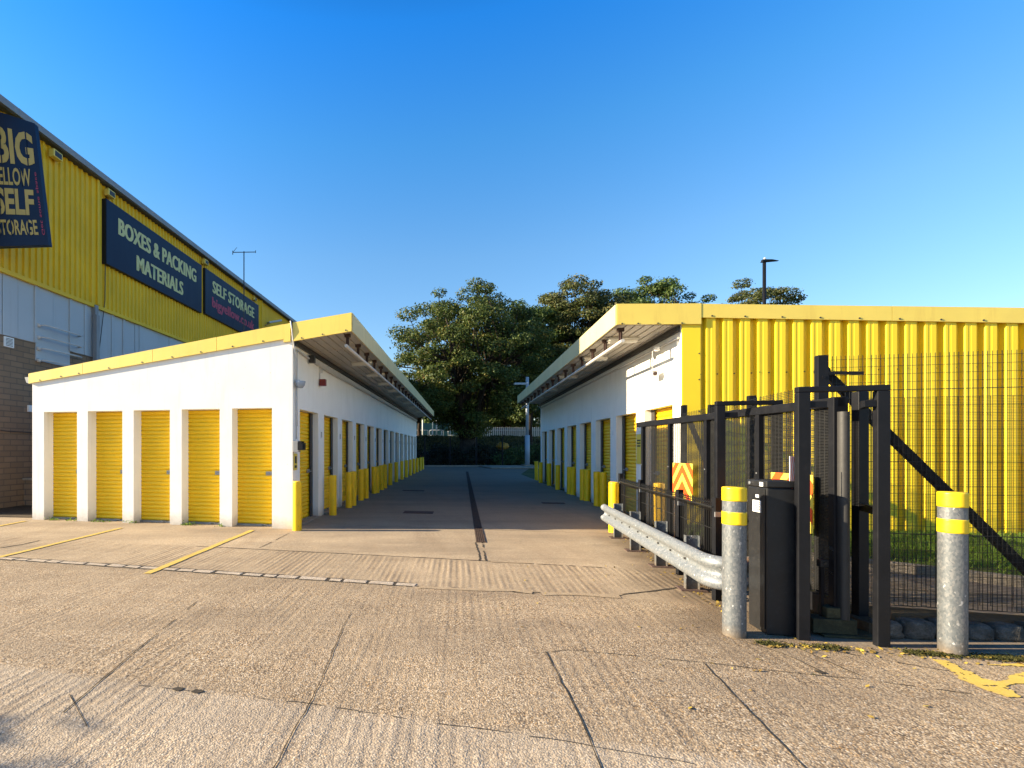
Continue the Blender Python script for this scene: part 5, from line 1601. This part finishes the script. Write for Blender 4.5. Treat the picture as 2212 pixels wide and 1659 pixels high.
while s < 2.3 and i < len(side_words):
    w = random.uniform(0.17, 0.26)
    p = Vector((4.17 + s + w / 2, 4.03 - 0.05 * s + random.uniform(-0.015, 0.015)))
    stone(p.x, p.y, w * 0.93, 0.15, random.uniform(0.13, 0.16), -0.22 + random.uniform(-0.08, 0.08), 'rough grey edging stone %s' % side_words[i], i)
    s += w + 0.012; i += 1

# lawn, its kerb
ke = [(5.15, 8.30), (5.6, 7.2), (6.1, 6.62), (6.57, 6.21), (7.29, 5.46), (8.3, 4.95), (10.5, 4.6), (14.5, 4.3)]
fa = [RF.world((s, 0.0, 0)) for s in (0.0, 3.0, 6.0, 9.0, 11.9)]
pts = [(p[0], p[1], 0.105) for p in ke]; n = len(pts)
mb = MB()
# strip mesh between kerb and wall foot
m = 12
def lerp_poly(P, t):
    L = [0]
    for a, b in zip(P[:-1], P[1:]): L.append(L[-1] + math.dist(a[:2], b[:2]))
    d_ = t * L[-1]
    for i in range(len(P) - 1):
        if d_ <= L[i + 1] + 1e-9:
            f = (d_ - L[i]) / (L[i + 1] - L[i]); return (P[i][0] + (P[i + 1][0] - P[i][0]) * f, P[i][1] + (P[i + 1][1] - P[i][1]) * f)
    return P[-1][:2]
fw = [(p.x, p.y) for p in fa]
NX, NYY = 40, 10
def lawn(a, b):
    k = lerp_poly(ke, a); f = lerp_poly(fw, a)
    x = k[0] + (f[0] - k[0]) * b; y = k[1] + (f[1] - k[1]) * b
    return (x, y, 0.10 + 0.11 * b + 0.012 * math.sin(x * 5) * math.sin(y * 4))
V = [lawn(i / NX, j / NYY) for j in range(NYY + 1) for i in range(NX + 1)]
mb.smooth = True
mb.add(V, [(j * (NX + 1) + i, j * (NX + 1) + i + 1, (j + 1) * (NX + 1) + i + 1, (j + 1) * (NX + 1) + i) for j in range(NYY) for i in range(NX)])
o = mb.build('lawn', M['turf']); o['kind'] = 'structure'
ng = 42000
a_ = rng.random(ng) * 0.85; b_ = rng.random(ng) * 0.97 + 0.02
P = np.array([lawn(a, b) for a, b in zip(a_, b_)])
# thin earth margin near the kerb
keep = (b_ > 0.14) | (rng.random(ng) < 0.22)
P = P[keep]; n = len(P)
hgt = 0.035 + 0.05 * rng.random(n); th_ = rng.random(n) * 6.28; wd = 0.004 + 0.004 * rng.random(n)
lean = rng.normal(size=(n, 2)) * 0.028
dxy = np.stack([np.cos(th_) * wd, np.sin(th_) * wd], 1)
V = np.zeros((n, 3, 3)); V[:, 0] = P; V[:, 1] = P; V[:, 2] = P
V[:, 0, :2] -= dxy; V[:, 1, :2] += dxy; V[:, 2, :2] += lean; V[:, 2, 2] += hgt; V[:, :2, 2] -= 0.005
me = bpy.data.meshes.new('grass'); me.vertices.add(3 * n); me.vertices.foreach_set('co', V.astype(np.float32).ravel())
me.loops.add(3 * n); me.loops.foreach_set('vertex_index', np.arange(3 * n, dtype=np.int32))
me.polygons.add(n); me.polygons.foreach_set('loop_start', np.arange(0, 3 * n, 3, dtype=np.int32)); me.update(calc_edges=True)
me.materials.append(M['blade']); o = bpy.data.objects.new('grass', me); COL.objects.link(o)
tag(o, 'short bright green grass between the kerb and the yellow cladding', 'grass', kind='stuff')
mb = MB()
for a, b in zip(ke[:-1], ke[1:]):
    L = math.dist(a, b); k = max(1, round(L / 0.6))
    for j in range(k):
        p = Vector(a).lerp(Vector(b), (j + 0.01) / k); q = Vector(a).lerp(Vector(b), (j + 0.985) / k)
        mb.bar((p.x, p.y, 0.03), (q.x, q.y, 0.03), 0.12, 0.17)
o = mb.build('kerb_edging', M['kerb'], bevel=0.01); o['kind'] = 'structure'

# litter, moss, grit by the gate
n = 520
pp = []
for _ in range(n):
    r = random.random()
    if r < 0.45:
        x = random.uniform(3.0, 4.9); y = 3.83 - 0.17 * (x - 3.2) + random.gauss(0, 0.05)
    elif r < 0.8:
        t = random.random(); x = 3.25 + 0.95 * t + random.uniform(0.0, 0.25); y = 4.5 + 3.9 * t + random.gauss(0, 0.1)
    else:
        x = random.uniform(1.2, 4.6); y = random.uniform(2.6, 6.5)
    pp.append((x, y, 0.008))
P = np.array(pp); N = rng.normal(size=(n, 3)) * 0.35; N[:, 2] += 1
o = quad_cloud('leaf_litter', P, N, 0.012 + 0.02 * rng.random(n), M['litter'])
tag(o, 'small fallen yellow leaves scattered around the gate and barrier', 'leaf litter', kind='stuff')
n = 5000
x = rng.random(n) * 2.0 + 3.05
y = 3.90 - 0.18 * (x - 3.2) + rng.normal(size=n) * 0.028 - 0.05
P = np.stack([x, y, 0.004 + 0.008 * rng.random(n)], 1)
msk = np.sin(x * 11) + np.sin(x * 4.3 + 1) + rng.normal(size=n) * 0.4 > 0.2
P = P[msk]; N = rng.normal(size=(len(P), 3)); N[:, 2] += 1
o = quad_cloud('moss', P, N, 0.014, M['moss']); tag(o, 'dark green moss along the foot of the gate frame and stones', 'moss', kind='stuff')
# weeds along the shutter thresholds
P = []; 
for _ in range(260):
    k = random.choice([-5.55, -5.1, -4.3, -2.35, -2.2, -4.45, -3.6, -1.5])
    w = LF.world((k + random.gauss(0, 0.08), -0.03 + random.uniform(-0.03, 0.12), 0))
    P.append((w.x, w.y, abs(random.gauss(0, 0.025))))
o = quad_cloud('weeds', np.array(P), rng.normal(size=(len(P), 3)) + np.array([0, 0, 0.8]), 0.03, M['blade'])
tag(o, 'small weeds at the foot of the front shutters', 'weeds', kind='stuff')

# ================================================================== things above the roofs
ax = at(527, 543, 15.0)
an = thing('aerial', (ax.x, ax.y, 3.5), 'thin television aerial on a tall pole above the left storage roof', 'aerial')
m_ = MB(); m_.tube([(0, 0, 0), (0, 0, ax.z - 3.5)], 0.016, 6); m_.build('mast', M['guide'], an)
m_ = MB(); h = ax.z - 3.5 - 0.02
m_.tube([(-0.36, 0.05, h + 0.01), (0.37, -0.05, h - 0.02)], 0.012, 6)
m_.tube([(-0.36, 0.05, h - 0.06), (-0.36, 0.05, h + 0.06)], 0.012, 6); m_.tube([(0.37, -0.05, h - 0.05), (0.37, -0.05, h + 0.03)], 0.010, 6)
m_.tube([(-0.35, 0.05, h + 0.02), (-0.22, 0.0, h + 0.14)], 0.007, 5)
m_.build('boom', M['guide'], an)
lx_ = at(1651, 562, 25.0)
st = thing('street_lamp', (lx_.x, lx_.y, 0), 'slim black street lamp rising behind the right storage roof', 'street lamp')
m_ = MB(); m_.tube([(0, 0, 0), (0, 0, 5.0), (0, 0, lx_.z - 0.1)], [0.11, 0.085, 0.075], 12); m_.build('pole', M['black'], st)
m_ = MB(); z = lx_.z - 0.06
m_.add([(-0.14, -0.09, z - 0.05), (-0.14, 0.09, z - 0.05), (0.72, 0.06, z + 0.02), (0.72, -0.06, z + 0.02), (-0.1, -0.06, z + 0.09), (-0.1, 0.06, z + 0.09), (0.35, 0.09, z + 0.075), (0.35, -0.09, z + 0.075)],
       [(0, 1, 2, 3), (0, 4, 5, 1), (4, 7, 6, 5), (7, 3, 2, 6), (0, 3, 7, 4), (1, 5, 6, 2)])
m_.build('lamp_head', M['black'], st)
m_ = MB(); m_.lathe((0.02, 0, z + 0.09), [(0.05, 0), (0.05, 0.07), (0.03, 0.1)], 10); m_.build('photocell', M['whiteplate'], st)

# column with floodlight at the alley end
cp = at(1139, 1009, 41.0)
co_ = thing('lamp_column', (cp.x, cp.y, 0.12), 'tall pale steel lamp column at the far end of the alley', 'lamp column')
m_ = MB(); m_.tube([(0, 0, 0.0), (0, 0, 2.6)], 0.20, 12); m_.tube([(0, 0, 2.6), (0, 0, 7.5)], 0.13, 12); m_.build('column', M['colsteel'], co_)
m_ = MB(); m_.box(-0.4, 0.4, -0.4, 0.4, 0, 0.12); m_.build('foot', M['kerb'], co_, bevel=0.03)
m_ = MB(); m_.box(-1.1, 0.0, -0.12, 0.12, 6.85, 7.02); m_.build('lamp_head', M['colsteel'], co_, bevel=0.02)

# fence with dark posts across the alley end
ef = thing('mesh_fence', (7, 43.6, 0), 'dark mesh fence with evenly spaced posts crossing the far end of the alley', 'fence')
m_ = MB()
for z in np.arange(0.1, 2.5, 0.2): m_.box(-9, 12, -0.004, 0.004, z - 0.006, z + 0.006)
for x_ in np.arange(-9, 12, 0.2): m_.box(x_ - 0.005, x_ + 0.005, -0.004, 0.004, 0.05, 2.5)
m_.build('mesh_panel', M['wire'], ef)
for px in (862, 917.9, 972.8, 1029.2, 1085.6, 1142):
    x_ = (px - CX) / F_PX * 43.6 - 7
    m_ = MB(); m_.box(x_ - 0.06, x_ + 0.06, 0.01, 0.11, 0, 2.62); m_.build('post', M['black'], ef)

# far field: palisade fence, goal frames, lamp posts
M['farwhite'] = paint('pale_galvanised', (0.62, 0.63, 0.62), 0.5, 0.08, (0.3, 0.3, 0.28), 0.2, 1, 0.0)
M['netting'] = paint('green_netting', (0.07, 0.16, 0.13), 0.8, 0.1, (0.05, 0.1, 0.08), 0.2, 0.5, 0.0)
def far_palisade(x0, x1, Y, z0, h, label):
    o = thing('palisade_fence', (x0, Y, z0), label, 'fence')
    m_ = MB(); x = 0.0
    while x < x1 - x0:
        m_.box(x, x + 0.14, -0.02, 0.02, 0.05, h - 0.12)
        m_.add([(x, -0.02, h - 0.12), (x + 0.14, -0.02, h - 0.12), (x + 0.07, 0, h), (x, 0.02, h - 0.12), (x + 0.14, 0.02, h - 0.12)], [(0, 1, 2), (1, 4, 2), (4, 3, 2), (3, 0, 2)])
        x += 0.30
    m_.build('pale', M['farwhite'], o)
    m_ = MB(); m_.box(0, x1 - x0, 0.02, 0.07, h * 0.75, h * 0.75 + 0.08); m_.box(0, x1 - x0, 0.02, 0.07, 0.3, 0.38); m_.build('rail', M['farwhite'], o)
Yf = 74.0; zf = terrain_z(0, 74)
far_palisade((1035 - CX) / F_PX * Yf, (1300 - CX) / F_PX * Yf, Yf, zf - 0.1, 2.1, 'white palisade fence on the bank to the right of the big tree trunk')
gf = thing('guard_railing', ((870 - CX) / F_PX * Yf, Yf, zf), 'low white tubular railing on the bank to the left of the big tree trunk', 'railing')
m_ = MB()
for (a, b) in ((860, 892), (896, 925), (928, 958), (968, 1000)):
    xa = (a - 870) / F_PX * Yf; xb = (b - 870) / F_PX * Yf
    m_.tube([(xa, 0, 0), (xa, 0, 1.35), (xa + 0.15, 0, 1.5), (xb - 0.15, 0, 1.5), (xb, 0, 1.35), (xb, 0, 0)], 0.05, 6)
    m_.tube([(xa, 0, 0.75), (xb, 0, 0.75)], 0.04, 6)
m_.build('rail', M['farwhite'], gf)
for i, (px, top, lab) in enumerate(((913, 903, 'slim white lamp post on the bank, leftmost of those beside the railing'), (943, 904, 'slim white lamp post with a flat head on the bank beside the railing'),
                                     (934, 925, 'short white post on the bank between the two lamp posts'), (954, 925, 'short white post on the bank nearest the big tree trunk'))):
    p = at(px, top, 72.0)
    o = thing('lamp_post' if i < 2 else 'marker_post', (p.x, p.y, zf - 0.1), lab, 'lamp post' if i < 2 else 'post')
    m_ = MB(); m_.tube([(0, 0, 0), (0, 0, p.z - zf)], 0.10 if i < 2 else 0.07, 8); m_.build('pole', M['farwhite'], o)
    if i < 2:
        m_ = MB(); m_.box(-0.5, 0.35, -0.2, 0.2, p.z - zf, p.z - zf + 0.18); m_.build('lamp_head', M['farwhite'], o)
nt = thing('netting_screen', ((860 - CX) / F_PX * 84, 84.0, zf - 0.1), 'green netting screen standing behind the white railings in the field', 'screen')
m_ = MB(); m_.box(0, 30, 0, 0.03, 0.1, 3.2); m_.build('net', M['netting'], nt)
m_ = MB()
for x_ in np.arange(0, 30.1, 3.0): m_.box(x_ - 0.05, x_ + 0.05, -0.08, -0.01, 0, 3.4)
m_.build('post', M['farwhite'], nt)
# yellow heap among the brambles
hp = at(1086, 962, 47.5)
bm = bmesh.new(); bmesh.ops.create_icosphere(bm, subdivisions=3, radius=1)
for v in bm.verts:
    k = 1 + 0.18 * math.sin(v.co.x * 5 + v.co.y * 3) * math.cos(v.co.z * 4)
    v.co = Vector((v.co.x * 0.6 * k, v.co.y * 0.5 * k, max(-0.3, v.co.z * 0.4 * k)))
me = bpy.data.meshes.new('tarpaulin'); bm.to_mesh(me); bm.free(); me.materials.append(paint('orange_sheet', (0.40, 0.20, 0.01), 0.6, 0.2, (0.1, 0.06, 0.02), 0.4, 4))
me.polygons.foreach_set('use_smooth', [True] * len(me.polygons))
o = bpy.data.objects.new('tarpaulin', me); COL.objects.link(o); o.location = (hp.x, hp.y, hp.z - 0.1)
tag(o, 'small crumpled yellow tarpaulin heap among the brambles behind the end fence', 'tarpaulin')

# ================================================================== trees
TG = 'trees beyond the alley end'
make_tree('broadleaf_tree', 'huge spreading tree with a thick dark trunk at the end of the alley', TG, (1012 - CX) / F_PX * 47, 47.5, 18.0, 17.3, 2.2, M['leafA'], 230, 360, 3, 0.155, 0.95, 0, umbrella=True)
make_tree('broadleaf_tree', 'dark rounded tree crown filling the gap right of the huge spreading tree', TG, (1150 - CX) / F_PX * 54, 55, 17.6, 10.0, 4.0, M['leafB'], 110, 300, 5, 0.185, 0.35, 1.3)
make_tree('broadleaf_tree', 'broad brownish tree rising over the left end of the right storage roof', TG, (1258 - CX) / F_PX * 56, 56, 20.3, 14.5, 4.0, M['leafC'], 190, 300, 8, 0.185, 0.4, 1.2)
make_tree('broadleaf_tree', 'green dome shaped tree above the right canopy, left of the street lamp', TG, (1412 - CX) / F_PX * 62, 62, 22.3, 17.0, 6.0, M['leafB'], 210, 300, 9, 0.19, 0.4, 1.5)
make_tree('broadleaf_tree', 'tree top behind the black street lamp above the right roof', TG, (1632 - CX) / F_PX * 66, 66, 23.4, 14.5, 7.0, M['leafC'], 160, 270, 10, 0.20, 0.4, 1.8)
make_tree('broadleaf_tree', 'faint low tree top just right of the street lamp', TG, (1712 - CX) / F_PX * 72, 72, 21.2, 6.0, 9.0, M['leafC'], 26, 110, 12, 0.33, 0.3, 2.0)
make_tree('broadleaf_tree', 'small dense tree low down behind the left end of the alley fence', TG, (905 - CX) / F_PX * 66, 66, 8.5, 9.0, 2.2, M['leafB'], 60, 120, 13, 0.30, 0.25, 2.9)
make_tree('broadleaf_tree', 'sunlit bushy tree behind the palisade fence', TG, (1090 - CX) / F_PX * 82, 82, 9.5, 16.0, 0.6, M['leafA'], 120, 120, 14, 0.34, 0.3, 2.9)
make_tree('broadleaf_tree', 'wide dense tree in the far background behind the huge trunk', TG, (980 - CX) / F_PX * 95, 95, 12.0, 26.0, 0.6, M['leafB'], 170, 100, 15, 0.42, 0.4, 2.9)
make_tree('broadleaf_tree', 'low dense tree in the far background behind the white railing', TG, (905 - CX) / F_PX * 92, 92, 8.5, 17.0, 0.4, M['leafB'], 120, 100, 16, 0.40, 0.3, 2.9)
make_tree('young_tree', 'small tree outside the left edge of the yard, its shadow touching the bottom left corner', None, -12.3, 1.72, 3.85, 3.4, 2.3, M['leafB'], 60, 420, 21, 0.16, 0.06, 0)
# undergrowth on the bank
def shrub(x, y, z, w, h, mat, label, seed, n=22):
    r_ = np.random.default_rng(seed)
    cs = []; rs = []
    for _ in range(n):
        a = r_.random() * 6.28; q = r_.random() ** 0.5
        cs.append(np.array([math.cos(a) * q * w / 2, math.sin(a) * q * w / 2, h * (0.15 + 0.7 * r_.random()) * (1 - 0.5 * q)])); rs.append(0.35 + 0.4 * r_.random())
    P, N = clump_points(cs, rs, 420, 0.8)
    P[:, 2] = np.maximum(P[:, 2], 0)
    root = thing('shrub', (x, y, z), label, 'shrub', 'brambles on the bank')
    quad_cloud('foliage', P, N, 0.16 * (0.6 + 0.8 * rng.random(len(P))), mat, root)
    m_ = MB()
    for c in cs[:10]: m_.tube([(0, 0, -0.1), (c[0] * 0.4, c[1] * 0.4, c[2] * 0.6), tuple(c)], [0.03, 0.02, 0.008], 5)
    m_.build('stem', M['bark'], root)
words = ['at the left foot of the bank behind the alley fence', 'left of the huge trunk behind the fence', 'close to the left of the huge trunk', 'at the foot of the huge trunk', 'close to the right of the huge trunk',
         'below the yellow tarpaulin', 'between the tarpaulin and the lamp column', 'right beside the lamp column', 'behind the far bollards of the right wall', 'hidden partly by the right wall end']
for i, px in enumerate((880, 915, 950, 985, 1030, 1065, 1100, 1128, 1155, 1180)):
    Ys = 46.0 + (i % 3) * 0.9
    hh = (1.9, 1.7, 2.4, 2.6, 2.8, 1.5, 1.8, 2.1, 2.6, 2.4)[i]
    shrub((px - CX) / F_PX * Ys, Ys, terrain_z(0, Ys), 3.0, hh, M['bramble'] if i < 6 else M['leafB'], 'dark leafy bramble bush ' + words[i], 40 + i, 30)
# rough grass on the bank
n = 30000
x = rng.random(n) * 26 - 4 + 2; y = 46 + rng.random(n) * 30
x = (rng.random(n) * 0.42 + 0.03) * y
z = np.array([terrain_z(a, b) for a, b in zip(x, y)])
P = np.stack([x, y, z + 0.06], 1); N = rng.normal(size=(n, 3)); N[:, 2] *= 0.25
o = quad_cloud('rough_grass', P, N, 0.14 + 0.16 * rng.random(n), M['roughblade'], aspect=2.2)
tag(o, 'rough long grass covering the bank behind the alley fence', 'grass', kind='stuff')
